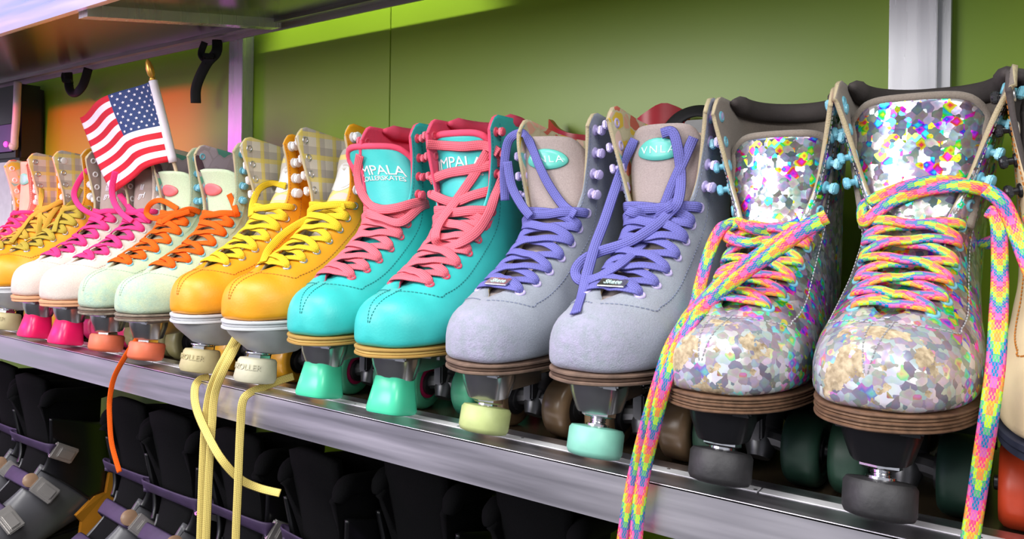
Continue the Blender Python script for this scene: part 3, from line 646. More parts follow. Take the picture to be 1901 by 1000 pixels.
    return dict(
     teal=dict(wheel_text='QUAD', boot='teal', lining='teal_pink', rim='teal_pink', tongue='teal', collar='teal_pink', sole=sole('gold_sole', 'gold_line'), stop='block', stop_mat='mint_rub', wheel='mint_wheel', hub='hot_wheel', lace='pink_lace', lace_w=.0125, eyelet='pink_metal', hook='pink_metal', thread='teal_thread', tongue_th=.009, pipe_r=.005, print=[('IMPALA', .0225, .83, -.05, .0), ('ROLLERSKATES', .0105, .775, -.05, .0)]),
     yellow=dict(hook_s=1.35, stop_text='RIO ROLLER', boot='yellow', lining='plaid', rim='cream_rim', tongue='plaid', sole=sole('grey_sole', 'rib_grey', 3, .004), plate='plastic', stop='tall', stop_mat='beige_rub', wheel='yellow_wheel', hub='black_pl', lace='yellow_lace', lace_w=.0105, eyelet='steel', hook='white_pl', thread='yellow_thread', print=[('RIO', .017, .805, -.25, 0.), ('ROLLER', .0095, .76, -.25, 0.)], ring_logo=(.785, -.25), piping=False),
     mint=dict(boot='mint', lining='flor_m', rim='cream_rim', tongue='mint', tongue_rim='mint', sole=sole('grey_brown', 'brown_sole'), stop='drum', stop_mat='coral_rub', wheel='olive_wheel', lace='orange_lace', lace_w=.0105, eyelet='sky_metal', hook='sky_metal', thread='mint_thread', badge='pink_badge', badge_at=(.80, -.2), piping=False),
     blush=dict(boot='blush', lining='blush_in', rim='cream_rim', tongue='blush_in', sole=sole('peach_sole', 'peach_sole', 2, .005), stop='block', stop_mat='hot_rub', wheel='hot_wheel', lace='hot_lace', lace_w=.0100, eyelet='white_metal', hook='white_metal', thread='blush_thread', toe_seam=False, print=[('lil', .019, .80, .05, .2), ('grl', .019, .72, .05, .2)], piping=False),
     lav=dict(lace_tag=True, boot='lav', lining='flor_l', rim='cream_rim', tongue='taupe', tongue_rim='taupe', sole=sole('brown_sole', 'dark_line'), stop='drum', stop_mat='seafoam', wheel='amber_wheel', lace='lav_lace', lace_w=.011, eyelet='lav_metal', hook='lav_metal', thread='lav_thread', toe_seam=False, badge='aqua_badge', badge_text='VNLA', badge_at=(.86, -.08), piping=False),
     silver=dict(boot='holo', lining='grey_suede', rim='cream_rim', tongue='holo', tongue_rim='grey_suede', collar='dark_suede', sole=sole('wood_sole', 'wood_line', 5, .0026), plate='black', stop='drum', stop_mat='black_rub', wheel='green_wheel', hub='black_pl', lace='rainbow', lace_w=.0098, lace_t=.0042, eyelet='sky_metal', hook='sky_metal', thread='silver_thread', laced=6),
     salmon=dict(boot='salmon', lining='flor_l', rim='peach', tongue='peach', sole=sole('brown_sole', 'dark_line'), stop_mat='coral_rub', wheel='olive_wheel', lace='hot_lace', eyelet='white_metal', hook='white_metal', thread='blush_thread', badge='aqua_badge', piping=False),
     cream=dict(boot='cream', lining='dark_suede', tongue='cream', sole=sole('navy', 'navy', 2, .006), plate='black', stop_mat='black_rub', wheel='orange_wheel', hub='black_pl', lace='rainbow', eyelet='steel', hook='black_pl', thread='yellow_thread', collar='dark_suede'))
ST = styles()
SK = {}
for nm, X, Y0, st, lab, kw in [
 ('silver_r', -0.0915, -.036, 'silver', 'holographic silver quad skate with rainbow laces at the right, next to the cream boot', dict(foot=-1, dz=0.012, hgt=.93, flare=1.08, tongue=dict(top=.338, hw=.052), stop_z=.005, stop_tilt=12, lean=(-.004, .014))),
 ('silver_l', -0.2115, -.036, 'silver', 'holographic silver quad skate with rainbow laces, next to the lavender boot with badge', dict(foot=-1, dz=0.007, hgt=.93, flare=1.0, tongue=dict(top=.312, hw=.046, dx=.004))),
 ('lav_r', -0.328, -.036, 'lav', 'lavender grey suede quad skate with aqua oval badge and seafoam toe stop', dict(yaw=0, foot=-1, dz=0.01, hgt=.93, tongue=dict(top=.33, hw=.04), stop_z=.006)),
 ('lav_l', -0.465, -.036, 'lav', 'lavender grey suede quad skate with tongue flopped aside and lime toe stop', dict(lean=(.016, 0.), yaw=-2, foot=1, dz=0.004, hgt=.93, tongue=dict(top=.325, hw=.042, dx=-.014, twist=20), stopmat='lime_rub')),
 ('teal_r', -0.58, -.036, 'teal', 'teal quad skate with coral laces threaded up over its full tongue lettering', dict(lean=(.012, -.006), yaw=5, foot=-1, dz=0.005, hgt=.97, tongue=dict(lean=-.006, top=.335, hw=.045, dx=-.010))),
 ('teal_l', -0.708, -.036, 'teal', 'teal quad skate with tongue leaning left, next to the bright yellow boot', dict(lean=(.022, -.006), yaw=5, foot=1, dz=0.006, hgt=.95, tongue=dict(top=.325, hw=.045, lean=-.010, dx=-.024, twist=22))),
 ('yellow_r', -0.828, -.036, 'yellow', 'bright yellow quad skate with plaid lining, next to the teal boot', dict(lean=(0., -.014), stop_z=-.004, stop_tilt=10, yaw=3, foot=-1, dz=0.013, hgt=.97, tongue=dict(top=.330, hw=.034, dx=.016, back=.022), stopmat='beige2')),
 ('yellow_l', -0.961, -.036, 'yellow', 'bright yellow quad skate with plaid lining, next to the mint boot', dict(lean=(0., -.014), stop_z=-.004, stop_tilt=10, yaw=3, foot=1, dz=0.011, hgt=.93, tongue=dict(top=.330, hw=.034, dx=.016, back=.022))),
 ('mint_r', -1.093, -.036, 'mint', 'pale mint suede quad skate with orange laces, next to the bright yellow boot', dict(lean=(.012, 0.), stop_z=-.004, stop_tilt=10, yaw=4, foot=-1, dz=0, hgt=.97, tongue=dict(stop_z=-.004, stop_tilt=10, lean=-.010, top=.305, hw=.052, dx=-.018))),
 ('mint_l', -1.22, -.036, 'mint', 'pale mint suede quad skate with orange laces, holding the little flag', dict(lean=(.012, 0.), stop_z=-.004, stop_tilt=10, yaw=4, foot=1, dz=0, hgt=.95, tongue=dict(stop_z=-.004, stop_tilt=10, lean=-.010, top=.305, hw=.052, dx=-.018))),
 ('blush_r', -1.338, -.036, 'blush', 'blush suede quad skate with hot pink laces, next to the mint boot', dict(lean=(.012, 0.), yaw=3, foot=-1, dz=0.003, tongue=dict(top=.315, hw=.042))),
 ('blush_l', -1.462, -.036, 'blush', 'blush suede quad skate with hot pink laces, next to the olive laced yellow boot', dict(lean=(.012, 0.), yaw=3, foot=1, dz=0.003, tongue=dict(top=.315, hw=.042))),
 ('old_r', -1.60, -.03, 'yellow', 'yellow quad skate with faded olive laces, next to the blush boot', dict(yaw=3, dz=.010, stop_z=-.004, stop_tilt=10, foot=-1, tongue=dict(top=.29, hw=.034, back=.05))),
 ('old_l', -1.715, -.03, 'yellow', 'yellow quad skate with faded olive laces, next to the salmon boot', dict(yaw=3, dz=.010, stop_z=-.004, stop_tilt=10, foot=1, tongue=dict(top=.29, hw=.034, back=.05))),
 ('salmon_r', -1.845, -.03, 'salmon', 'salmon pink quad skate with peach tongue at the left edge of the shelf', dict(foot=-1)),
 ('cream_l', .031, -.038, 'cream', 'cream quad skate with navy sole and orange wheels at the right edge', dict(foot=1)),
]:
    s2 = dict(ST[st])
    if nm.startswith('old'): s2['lace'] = 'old_lace'
    SK[nm] = skate('quad_skate', X, Y0, s2, lab, **kw)
#EXTRA
# ---------------------------------------------------------------- loose lace ends and loops (world coordinates: x, y, z, normal)
LOOSE = [
 ('silver_l', 'lace_end', 'rainbow', 0.0115, 0.004, [[-0.1392,0.0216,0.232,0.22,-0.98,-0.01],[-0.1534,0.0216,0.225,0.24,-0.97,-0.0],[-0.1786,0.0216,0.2097,0.27,-0.96,0.02],[-0.2095,0.0216,0.187,0.31,-0.95,0.05],[-0.2374,0.0216,0.1634,-0.17,-0.53,0.53],[-0.2526,0.014,0.1432,-0.26,-0.59,0.42],[-0.2512,-0.022,0.12,0.39,-0.91,0.16],[-0.2573,-0.03,0.0915,0.4,-0.89,0.2],[-0.2711,-0.022,0.0542,0.41,-0.88,0.25],[-0.2852,-0.012,0.0125,0.41,-0.86,0.3],[-0.2919,-0.012,-0.0217,0.41,-0.84,0.35],[-0.2966,-0.012,-0.0557,0.41,-0.83,0.39],[-0.3012,-0.012,-0.0947,0.41,-0.81,0.43]]),
 ('silver_l', 'lace_end', 'rainbow', 0.0115, 0.004, [[-0.1426,0.0191,0.2277,0.22,-0.98,-0.01],[-0.1568,0.0191,0.2198,0.24,-0.97,0.0],[-0.1778,0.0191,0.2036,0.27,-0.96,0.03],[-0.2063,0.0191,0.1819,0.31,-0.95,0.06],[-0.2326,0.0191,0.1583,0.65,-0.49,0.33],[-0.2354,-0.0169,0.1423,-0.07,-0.58,0.57],[-0.2461,-0.024,0.1164,0.38,-0.91,0.17],[-0.2517,-0.032,0.0904,0.39,-0.9,0.21],[-0.2633,-0.024,0.0537,0.4,-0.88,0.26],[-0.2757,-0.014,0.0149,0.4,-0.86,0.3],[-0.2808,-0.014,-0.0185,0.4,-0.85,0.34],[-0.2833,-0.014,-0.0516,0.4,-0.83,0.38],[-0.2858,-0.014,-0.0895,0.39,-0.81,0.43]]),
 ('silver_l', 'lace_loop', 'rainbow', 0.0115, 0.004, [[-0.1744,0.1084,0.2219,0.47,-0.84,0.1],[-0.2037,0.1098,0.2179,0.18,-0.88,0.33],[-0.22,0.0975,0.2211,0.05,-0.88,-0.32],[-0.2432,0.1086,0.2275,-0.24,-0.73,0.32],[-0.2492,0.09,0.2207,0.34,-0.94,0.0],[-0.2558,0.08,0.2002,0.35,-0.94,0.03],[-0.2561,0.06,0.1733,0.36,-0.93,0.07],[-0.2502,0.03,0.1515,0.36,-0.93,0.1],[-0.2478,0.0,0.1376,0.37,-0.92,0.13]]),
 ('silver_l', 'lace_loop', 'rainbow', 0.0115, 0.004, [[-0.1722,0.1192,0.2145,0.65,-0.59,0.08],[-0.1872,0.1025,0.2241,0.27,-0.88,0.3],[-0.2077,0.1066,0.2138,0.13,-0.85,0.38],[-0.2203,0.0831,0.2087,0.1,-0.78,0.45],[-0.242,0.0905,0.2131,0.33,-0.94,0.01],[-0.2484,0.0979,0.2207,0.33,-0.94,0.0],[-0.2405,0.1053,0.226,-0.2,-0.82,0.24]]),
 ('silver_r', 'lace_loop', 'rainbow', 0.0115, 0.004, [[-0.0438,0.1635,0.2099,0.62,-0.47,-0.02],[-0.0316,0.1547,0.215,0.04,-1.0,0.01],[-0.023,0.146,0.2265,0.03,-1.0,-0.0],[-0.0244,0.1372,0.2421,0.03,-1.0,-0.03],[-0.0347,0.1285,0.2539,0.05,-1.0,-0.04],[-0.0533,0.1197,0.2596,-0.44,-0.7,0.2],[-0.0809,0.1199,0.2569,0.12,-0.99,0.0],[-0.1057,0.1204,0.2478,-0.07,-0.98,0.03],[-0.1192,0.1118,0.2368,-0.18,-0.92,0.16],[-0.1286,0.1116,0.2297,-0.41,-0.72,0.14],[-0.1313,0.1234,0.2418,-0.27,-0.86,-0.15],[-0.1216,0.1254,0.2491,-0.15,-0.95,-0.01]]),
 ('silver_r', 'lace_loop', 'rainbow', 0.0115, 0.004, [[-0.0444,0.1311,0.2577,0.58,-0.59,-0.15],[-0.0635,0.1245,0.2632,0.25,-0.96,0.02],[-0.0891,0.1197,0.2616,0.07,-0.99,0.04],[-0.1147,0.123,0.2527,-0.11,-0.97,-0.0],[-0.1258,0.1169,0.246,-0.2,-0.93,0.05]]),
 ('silver_r', 'lace_end', 'rainbow', 0.0115, 0.004, [[-0.0363,0.125,0.2387,0.05,-1.0,-0.02],[-0.0302,0.115,0.2341,0.04,-1.0,-0.02],[-0.0276,0.1,0.2177,0.04,-1.0,0.01],[-0.0249,0.05,0.1865,0.04,-1.0,0.06],[-0.0234,-0.006,0.1606,0.04,-0.99,0.1],[-0.0239,-0.022,0.1339,0.04,-0.99,0.15],[-0.0267,-0.03,0.1033,0.05,-0.98,0.2],[-0.0304,-0.022,0.0727,0.05,-0.97,0.25],[-0.0341,-0.014,0.0411,0.05,-0.95,0.29],[-0.0376,-0.013,0.0109,0.06,-0.94,0.33],[-0.0403,-0.013,-0.0226,0.06,-0.92,0.38]]),
 ('silver_r', 'lace_end', 'rainbow', 0.0115, 0.004, [[-0.0355,0.07,0.254,0.05,-1.0,-0.05],[-0.025,0.07,0.2445,0.04,-1.0,-0.03],[-0.0173,0.07,0.2262,0.03,-1.0,-0.0],[-0.0091,0.05,0.2029,0.01,-1.0,0.03],[-0.0009,0.04,0.1807,0.0,-1.0,0.06]]),
 ('teal_r', 'lace_loop', 'pink_lace', 0.0125, 0.0022, [[-0.6344,0.1046,0.3211,0.33,-0.88,-0.18],[-0.6222,0.1193,0.3205,0.14,-0.88,-0.15],[-0.5874,0.1194,0.3175,0.38,-0.89,-0.11],[-0.5617,0.1298,0.3186,0.54,-0.83,-0.07],[-0.5383,0.126,0.3086,0.28,-0.9,0.12]]),
 ('teal_r', 'lace_loop', 'pink_lace', 0.0125, 0.0022, [[-0.6426,0.1209,0.2768,0.66,-0.75,-0.06],[-0.614,0.1209,0.285,0.16,-0.9,-0.05],[-0.5804,0.122,0.2888,0.4,-0.89,-0.03],[-0.5589,0.1321,0.2935,0.54,-0.84,-0.02],[-0.5416,0.1363,0.2998,0.7,-0.69,-0.11]]),
 ('teal_r', 'lace_loop', 'pink_lace', 0.0125, 0.0022, [[-0.5584,0.1321,0.312,0.58,-0.81,-0.05],[-0.574,0.1248,0.2821,0.47,-0.87,-0.01],[-0.5949,0.1195,0.2535,0.28,-0.91,0.02],[-0.6052,0.0994,0.2251,0.24,-0.82,0.31],[-0.5991,0.0827,0.2055,0.28,-0.75,0.41],[-0.5943,0.0912,0.195,0.23,-0.7,0.47],[-0.5655,0.0847,0.1985,0.38,-0.73,0.41],[-0.554,0.106,0.2127,0.76,-0.55,0.2],[-0.5488,0.1233,0.2357,0.78,-0.56,-0.07],[-0.544,0.1315,0.2621,0.24,-0.74,0.42],[-0.5319,0.1323,0.2815,0.83,-0.34,-0.1]]),
 ('teal_r', 'lace_loop', 'pink_lace', 0.0125, 0.0022, [[-0.6396,0.1199,0.2594,0.44,-0.87,-0.0],[-0.6037,0.1198,0.2489,0.18,-0.9,-0.01],[-0.5729,0.124,0.2575,0.47,-0.87,0.02],[-0.5453,0.1478,0.2675,0.83,-0.32,-0.06]]),
 ('teal_l', 'lace_loop', 'pink_lace', 0.0125, 0.0022, [[-0.7568,0.1072,0.3127,0.38,-0.85,-0.18],[-0.7699,0.1151,0.2903,0.2,-0.84,-0.2],[-0.7672,0.118,0.2682,0.38,-0.87,-0.07],[-0.751,0.1188,0.2489,0.81,-0.52,0.17],[-0.7175,0.108,0.2398,0.38,-0.87,0.05],[-0.6924,0.1114,0.2413,0.5,-0.84,0.05],[-0.6782,0.1268,0.2474,0.78,-0.6,-0.09],[-0.6739,0.1504,0.2524,0.86,-0.3,-0.05]]),
 ('teal_l', 'lace_loop', 'pink_lace', 0.0125, 0.0022, [[-0.7413,0.1057,0.2347,0.21,-0.87,-0.03],[-0.7094,0.1041,0.2277,0.31,-0.46,0.57],[-0.6835,0.1125,0.2231,0.67,-0.69,0.22],[-0.6755,0.1396,0.2427,0.85,-0.41,-0.08],[-0.6741,0.1551,0.2482,0.86,-0.31,-0.05]]),
 ('lav_l', 'lace_end', 'lav_lace', 0.011, 0.0024, [[-0.4219,0.1126,0.2341,0.48,-0.87,-0.1],[-0.444,0.1224,0.2451,0.39,-0.91,0.04],[-0.4618,0.1216,0.2668,0.27,-0.93,0.03],[-0.4742,0.1198,0.2886,0.21,-0.93,-0.06],[-0.4857,0.1208,0.311,0.21,-0.93,-0.11],[-0.4941,0.1183,0.3268,0.78,-0.12,-0.15],[-0.5063,0.117,0.328,0.4,-0.89,0.08],[-0.517,0.117,0.3203,0.58,-0.81,-0.11],[-0.5214,0.117,0.3027,0.58,-0.81,-0.09],[-0.5225,0.117,0.2772,0.58,-0.81,-0.06],[-0.5205,0.117,0.2503,0.58,-0.81,-0.03]]),
 ('lav_l', 'lace_end', 'lav_lace', 0.011, 0.0024, [[-0.5115,0.1078,0.2952,0.58,-0.81,-0.08],[-0.5049,0.1078,0.2668,0.58,-0.82,-0.05],[-0.4909,0.1078,0.2449,0.56,-0.82,-0.03],[-0.478,0.1078,0.2313,0.13,-0.92,-0.03]]),
 ('lav_r', 'lace_end', 'lav_lace', 0.011, 0.0024, [[-0.3607,0.1319,0.3161,-0.12,-0.88,-0.07],[-0.3716,0.1313,0.292,0.77,-0.3,0.05],[-0.378,0.1219,0.2624,0.46,-0.85,0.18],[-0.3774,0.0972,0.2272,0.47,-0.88,-0.01],[-0.3743,0.0724,0.2021,0.48,-0.88,0.03],[-0.3683,0.0477,0.1786,0.49,-0.87,0.06],[-0.3611,0.023,0.1566,-0.08,-0.57,0.52],[-0.3396,-0.0257,0.1445,0.07,-0.66,0.54]]),
 ('lav_r', 'lace_loop', 'lav_lace', 0.011, 0.0024, [[-0.3253,0.1223,0.3189,0.19,-0.96,-0.08],[-0.3138,0.1233,0.32,0.28,-0.95,-0.08],[-0.3076,0.1232,0.303,0.3,-0.95,-0.04],[-0.3044,0.125,0.2725,0.33,-0.94,0.02],[-0.3008,0.1089,0.2471,0.33,-0.94,0.04],[-0.3103,0.1097,0.2362,0.13,-0.96,-0.08],[-0.3201,0.0966,0.2223,0.09,-0.94,-0.16],[-0.3422,0.0813,0.2056,0.21,-0.96,0.03],[-0.3711,0.0725,0.195,0.48,-0.88,0.04],[-0.3848,0.0636,0.1854,0.5,-0.87,0.05],[-0.3871,0.0548,0.1747,0.5,-0.86,0.06],[-0.3757,0.0459,0.1676,0.5,-0.87,0.07],[-0.3544,0.0371,0.1718,-0.07,-0.58,0.52],[-0.3344,0.0488,0.1853,0.13,-0.62,0.56],[-0.3321,0.0976,0.2057,0.11,-0.79,0.43],[-0.3235,0.117,0.2335,0.19,-0.94,0.15],[-0.3116,0.1226,0.267,0.28,-0.95,0.03],[-0.3029,0.1264,0.2892,0.32,-0.94,-0.01],[-0.2933,0.1304,0.314,0.4,-0.91,-0.07]]),
 ('lav_r', 'lace_loop', 'lav_lace', 0.011, 0.0024, [[-0.3046,0.1233,0.2503,0.37,-0.93,-0.0],[-0.3104,0.1071,0.2416,0.16,-0.97,-0.02],[-0.3327,0.1175,0.2335,0.09,-0.94,0.15],[-0.346,0.1067,0.236,0.13,-0.95,-0.09],[-0.3567,0.1093,0.2389,-0.14,-0.71,0.36]]),
 ('yellow_r', 'lace_end', 'pale_lace', 0.0105, 0.002, [[-0.9064,0.03,0.0709,0.81,-0.57,0.14],[-0.8806,-0.005,0.0498,0.81,-0.56,0.16],[-0.8887,-0.016,0.0219,0.82,-0.55,0.18],[-0.9134,-0.012,-0.0143,0.82,-0.53,0.21],[-0.9252,-0.01,-0.0639,0.81,-0.53,0.25],[-0.9288,-0.01,-0.123,0.8,-0.52,0.3],[-0.9317,-0.01,-0.2115,0.78,-0.5,0.37],[-0.9328,-0.01,-0.2705,0.77,-0.49,0.41]]),
 ('yellow_r', 'lace_end', 'pale_lace', 0.0105, 0.002, [[-0.9038,0.03,0.0637,0.81,-0.57,0.14],[-0.8752,-0.003,0.0466,0.81,-0.56,0.16],[-0.8798,-0.014,0.0227,0.81,-0.55,0.19],[-0.8996,-0.013,-0.0122,0.81,-0.54,0.21],[-0.9046,-0.013,-0.0597,0.81,-0.53,0.25],[-0.9093,-0.013,-0.1183,0.8,-0.52,0.3],[-0.9134,-0.013,-0.2059,0.78,-0.51,0.37],[-0.9157,-0.013,-0.2645,0.77,-0.5,0.41]]),
 ('yellow_r', 'lace_end', 'pale_lace', 0.0105, 0.002, [[-0.823,0.055,0.0134,0.76,-0.62,0.19],[-0.8319,0.04,0.0089,0.77,-0.6,0.2],[-0.8326,0.015,0.0044,0.78,-0.59,0.21],[-0.8352,-0.006,-0.0008,0.79,-0.57,0.21],[-0.8401,-0.012,-0.0129,0.79,-0.56,0.22],[-0.8466,-0.01,-0.0505,0.79,-0.56,0.26],[-0.8496,-0.01,-0.1209,0.78,-0.55,0.31],[-0.8526,-0.01,-0.1916,0.76,-0.53,0.37],[-0.8524,-0.01,-0.2476,0.75,-0.52,0.41]]),
 ('yellow_r', 'lace_end', 'pale_lace', 0.0105, 0.002, [[-0.9507,0.012,0.0024,0.82,-0.54,0.19],[-0.9526,0.0,0.0011,0.83,-0.53,0.19],[-0.9462,-0.012,-0.008,0.83,-0.52,0.2],[-0.9304,-0.02,-0.0299,0.82,-0.52,0.22],[-0.9042,-0.022,-0.0577,0.81,-0.53,0.25],[-0.873,-0.02,-0.088,0.8,-0.54,0.28],[-0.8605,0.0,-0.1175,0.78,-0.55,0.31],[-0.8476,0.02,-0.1324,0.76,-0.56,0.32],[-0.8158,0.03,-0.1355,0.74,-0.58,0.33]]),
 ('yellow_r', 'lace_end', 'yellow_lace', 0.0105, 0.002, [[-0.7959,0.1172,0.2445,0.63,-0.77,-0.01],[-0.8541,0.1292,0.2348,0.09,-0.74,0.28],[-0.8674,0.1014,0.2211,0.77,-0.63,0.0],[-0.8734,0.0736,0.2033,0.79,-0.62,0.02],[-0.8661,0.0457,0.1837,0.8,-0.6,0.04],[-0.8424,0.0179,0.1685,0.28,-0.56,0.53]]),
 ('yellow_l', 'lace_end', 'yellow_lace', 0.0105, 0.002, [[-0.964,0.1482,0.2768,0.26,-0.84,0.07],[-1.014,0.161,0.2826,0.91,-0.18,0.04],[-1.0089,0.1339,0.2726,0.91,-0.12,0.06],[-1.004,0.1188,0.2509,0.81,-0.59,-0.02],[-0.9893,0.1037,0.2298,0.11,-0.71,0.29]]),
 ('mint_r', 'lace_end', 'orange_lace', 0.0075, 0.0016, [[-1.1118,0.0,0.047,0.87,-0.48,0.14],[-1.1005,-0.015,0.037,0.87,-0.47,0.15],[-1.1187,-0.018,0.0161,0.87,-0.46,0.16],[-1.1568,-0.014,-0.02,0.87,-0.45,0.18],[-1.1727,-0.012,-0.0556,0.87,-0.44,0.21],[-1.1718,-0.012,-0.0886,0.87,-0.44,0.23],[-1.1643,-0.012,-0.1247,0.86,-0.44,0.26],[-1.1448,-0.01,-0.1634,0.85,-0.44,0.29]]),
 ('mint_r', 'lace_end', 'orange_lace', 0.0095, 0.0016, [[-1.0785,0.1267,0.2646,0.54,-0.79,-0.01],[-1.0716,0.1291,0.2515,0.58,-0.77,0.03],[-1.0569,0.1251,0.2367,0.77,-0.36,0.38],[-1.0569,0.1282,0.2281,0.64,-0.31,-0.51]]),
 ('mint_l', 'lace_loop', 'orange_lace', 0.0095, 0.0016, [[-1.2179,0.1224,0.24,0.46,-0.79,0.01],[-1.2638,0.1195,0.255,0.85,-0.5,0.11],[-1.2938,0.1169,0.2494,0.87,-0.49,-0.02],[-1.3027,0.1142,0.2331,0.87,-0.49,-0.01],[-1.2749,0.1115,0.2237,0.87,-0.49,-0.0],[-1.2312,0.1089,0.2267,0.46,-0.79,-0.08],[-1.201,0.1124,0.2306,0.57,-0.76,-0.08],[-1.1844,0.1237,0.2364,0.8,-0.6,0.01]]),
 ('mint_l', 'lace_end', 'orange_lace', 0.0095, 0.0016, [[-1.2305,0.1008,0.2174,0.45,-0.71,0.3],[-1.2066,0.1108,0.2306,0.47,-0.79,-0.08],[-1.1876,0.1237,0.24,0.9,-0.21,-0.23],[-1.1828,0.1428,0.235,0.93,-0.3,-0.06]]),
 ('blush_l', 'lace_end', 'hot_lace', 0.0105, 0.002, [[-1.5079,0.1345,0.3277,0.96,-0.15,-0.05],[-1.5541,0.1293,0.3149,0.9,-0.43,-0.05],[-1.5815,0.124,0.2863,0.91,-0.42,-0.04],[-1.5783,0.1187,0.2645,0.91,-0.42,-0.02],[-1.5401,0.1134,0.2429,0.91,-0.42,-0.01],[-1.4823,0.1081,0.2293,0.4,-0.77,-0.09],[-1.4452,0.108,0.2224,0.48,-0.64,0.37]]),
 ('blush_r', 'lace_end', 'hot_lace', 0.0105, 0.002, [[-1.3859,0.1006,0.3083,0.89,-0.46,-0.05],[-1.3966,0.1006,0.277,0.89,-0.45,-0.03],[-1.3882,0.1006,0.2522,0.89,-0.46,-0.02],[-1.3631,0.1006,0.2326,0.89,-0.46,-0.01],[-1.3258,0.1006,0.2183,0.41,-0.71,0.3]]),
 ('blush_r', 'lace_end', 'hot_lace', 0.0105, 0.002, [[-1.4089,0.1209,0.2681,0.89,-0.46,-0.03],[-1.3738,0.1209,0.2429,0.86,-0.42,0.2],[-1.3187,0.1132,0.2282,0.38,-0.79,-0.06],[-1.302,0.1219,0.2188,0.87,-0.12,-0.29]]),
 ('old_l', 'lace_end', 'old_lace', 0.0105, 0.002, [[-1.7628,0.1372,0.2843,0.95,-0.03,0.08],[-1.7192,0.1162,0.2374,0.45,-0.75,-0.08],[-1.6846,0.1,0.2039,0.73,-0.04,0.47],[-1.671,0.0917,0.1712,0.9,-0.24,0.27]]),
 ('old_l', 'lace_end', 'old_lace', 0.0105, 0.002, [[-1.6691,0.1625,0.284,0.96,-0.17,-0.07],[-1.6753,0.1389,0.2549,0.93,-0.35,-0.11],[-1.6819,0.1212,0.2264,0.83,-0.5,0.16],[-1.6787,0.1048,0.193,0.89,-0.31,0.26]]),
 ('old_r', 'lace_end', 'old_lace', 0.0105, 0.002, [[-1.6518,0.1653,0.2839,0.96,-0.1,0.05],[-1.646,0.1469,0.255,0.94,-0.03,0.06],[-1.6129,0.1063,0.2265,0.4,-0.71,0.25],[-1.5783,0.0815,0.1947,0.52,-0.54,0.45]]),
 ('old_l', 'lace_end', 'old_lace', 0.0105, 0.002, [[-1.6621,0.1382,0.2604,0.9,-0.31,-0.23],[-1.6907,0.1196,0.2431,0.58,-0.72,-0.01],[-1.732,0.1062,0.2259,0.33,-0.69,0.25],[-1.7102,0.0774,0.1979,0.33,-0.49,0.5],[-1.6846,0.048,0.1714,0.59,-0.4,0.51]]),
]
bpy.context.view_layer.update()
for sk, nm, m, wd, th, pts in LOOSE:
    acc = ([], [], []); acc_len[0] = random.random(); root = SK[sk]['root']; mi = root.matrix_world.inverted(); r3 = mi.to_3x3()
    ribbon(acc, [mi @ V(p[:3]) for p in pts], wd, th, [r3 @ V(p[3:]) for p in pts], 8)
    ribobj(nm, acc, m, root)
# ---------------------------------------------------------------- little flag standing in the mint boot
m = MT
m['red_cloth'] = plain('red_cloth', (.58, .002, .016), .75, var=.06); m['white_cloth'] = plain('white_cloth', (.82, .76, .84), .75, var=.05); m['blue_cloth'] = plain('navy_cloth', (.016, .042, .15), .75, var=.08)
m['gold'] = plain('gold_plastic', (.70, .36, .06), .28, .6); m['stick'] = plain('pale_wood_stick', (.66, .50, .33), .6)
fl = empty('stick_flag', (-1.227, .150, .20), 0, 'small striped and starred flag on a wooden stick with a gold tip', 'flag')
off = V((-1.227, .150, .20)); W = lambda *p: V(p)-off
bm = bmesh.new(); tube(bm, [W(-1.2265, .165, .192), W(-1.2275, .15, .239), W(-1.229, .12, .322), W(-1.247, .092, .459)], .0030, 10, 6); bmobj('stick', bm, 'stick', fl, True)
ax = (V((-1.255, .083, .497))-V((-1.229, .12, .322))).normalized()
bm = bmesh.new(); lathe(bm, [(.0035, -.004), (.0052, .0), (.0052, .003), (.0038, .005), (.0062, .010), (.0066, .020), (.0045, .031), (.0012, .036), (0, .0362)], 14, frame(W(-1.2475, .0915, .460), ax)); bmobj('finial', bm, 'gold', fl, sharp=50)
bm = bmesh.new(); tube(bm, [W(-1.2290, .1195, .321), W(-1.2375, .106, .39), W(-1.247, .0915, .459)], .0072, 10, 5); bmobj('sleeve', bm, 'white_cloth', fl, True)
H0, H1 = W(-1.254, .0885, .457), W(-1.236, .1165, .322); C0, C1 = W(-1.372, .080, .443), W(-1.295, .098, .305); F0, F1 = W(-1.549, .112, .419), W(-1.432, .122, .265)
def FL(u, v, off2=0.):
    a, b, c = H0.lerp(H1, v), C0.lerp(C1, v), F0.lerp(F1, v); q = u/.4 if u < .4 else 1+(u-.4)/.6
    p = V(cr([tuple(a), tuple(b), tuple(c)], q)); p.y += .004*math.sin(u*9+v*3)-.0; p.y -= off2; return p
us = [.4*k/8 for k in range(8)]+[.4+.6*k/14 for k in range(15)]; vs_ = [k/26 for k in range(27)]
vv = [FL(u, v) for v in vs_ for u in us]; nu = len(us); ff = []; mi_ = []
for i in range(26):
    for j in range(nu-1):
        ff.append((i*nu+j, i*nu+j+1, (i+1)*nu+j+1, (i+1)*nu+j)); st_ = i//2; mi_.append(2 if (st_ < 7 and us[j+1] <= .4001) else (0 if st_ % 2 == 0 else 1))
cl = mesh('cloth', vv, ff, ['red_cloth', 'white_cloth', 'blue_cloth'], fl)
for p, k in zip(cl.data.polygons, mi_): p.material_index = k
sd = cl.modifiers.new('thickness', 'SOLIDIFY'); sd.thickness = .0005; sd.offset = 0
vv = []; ff = []
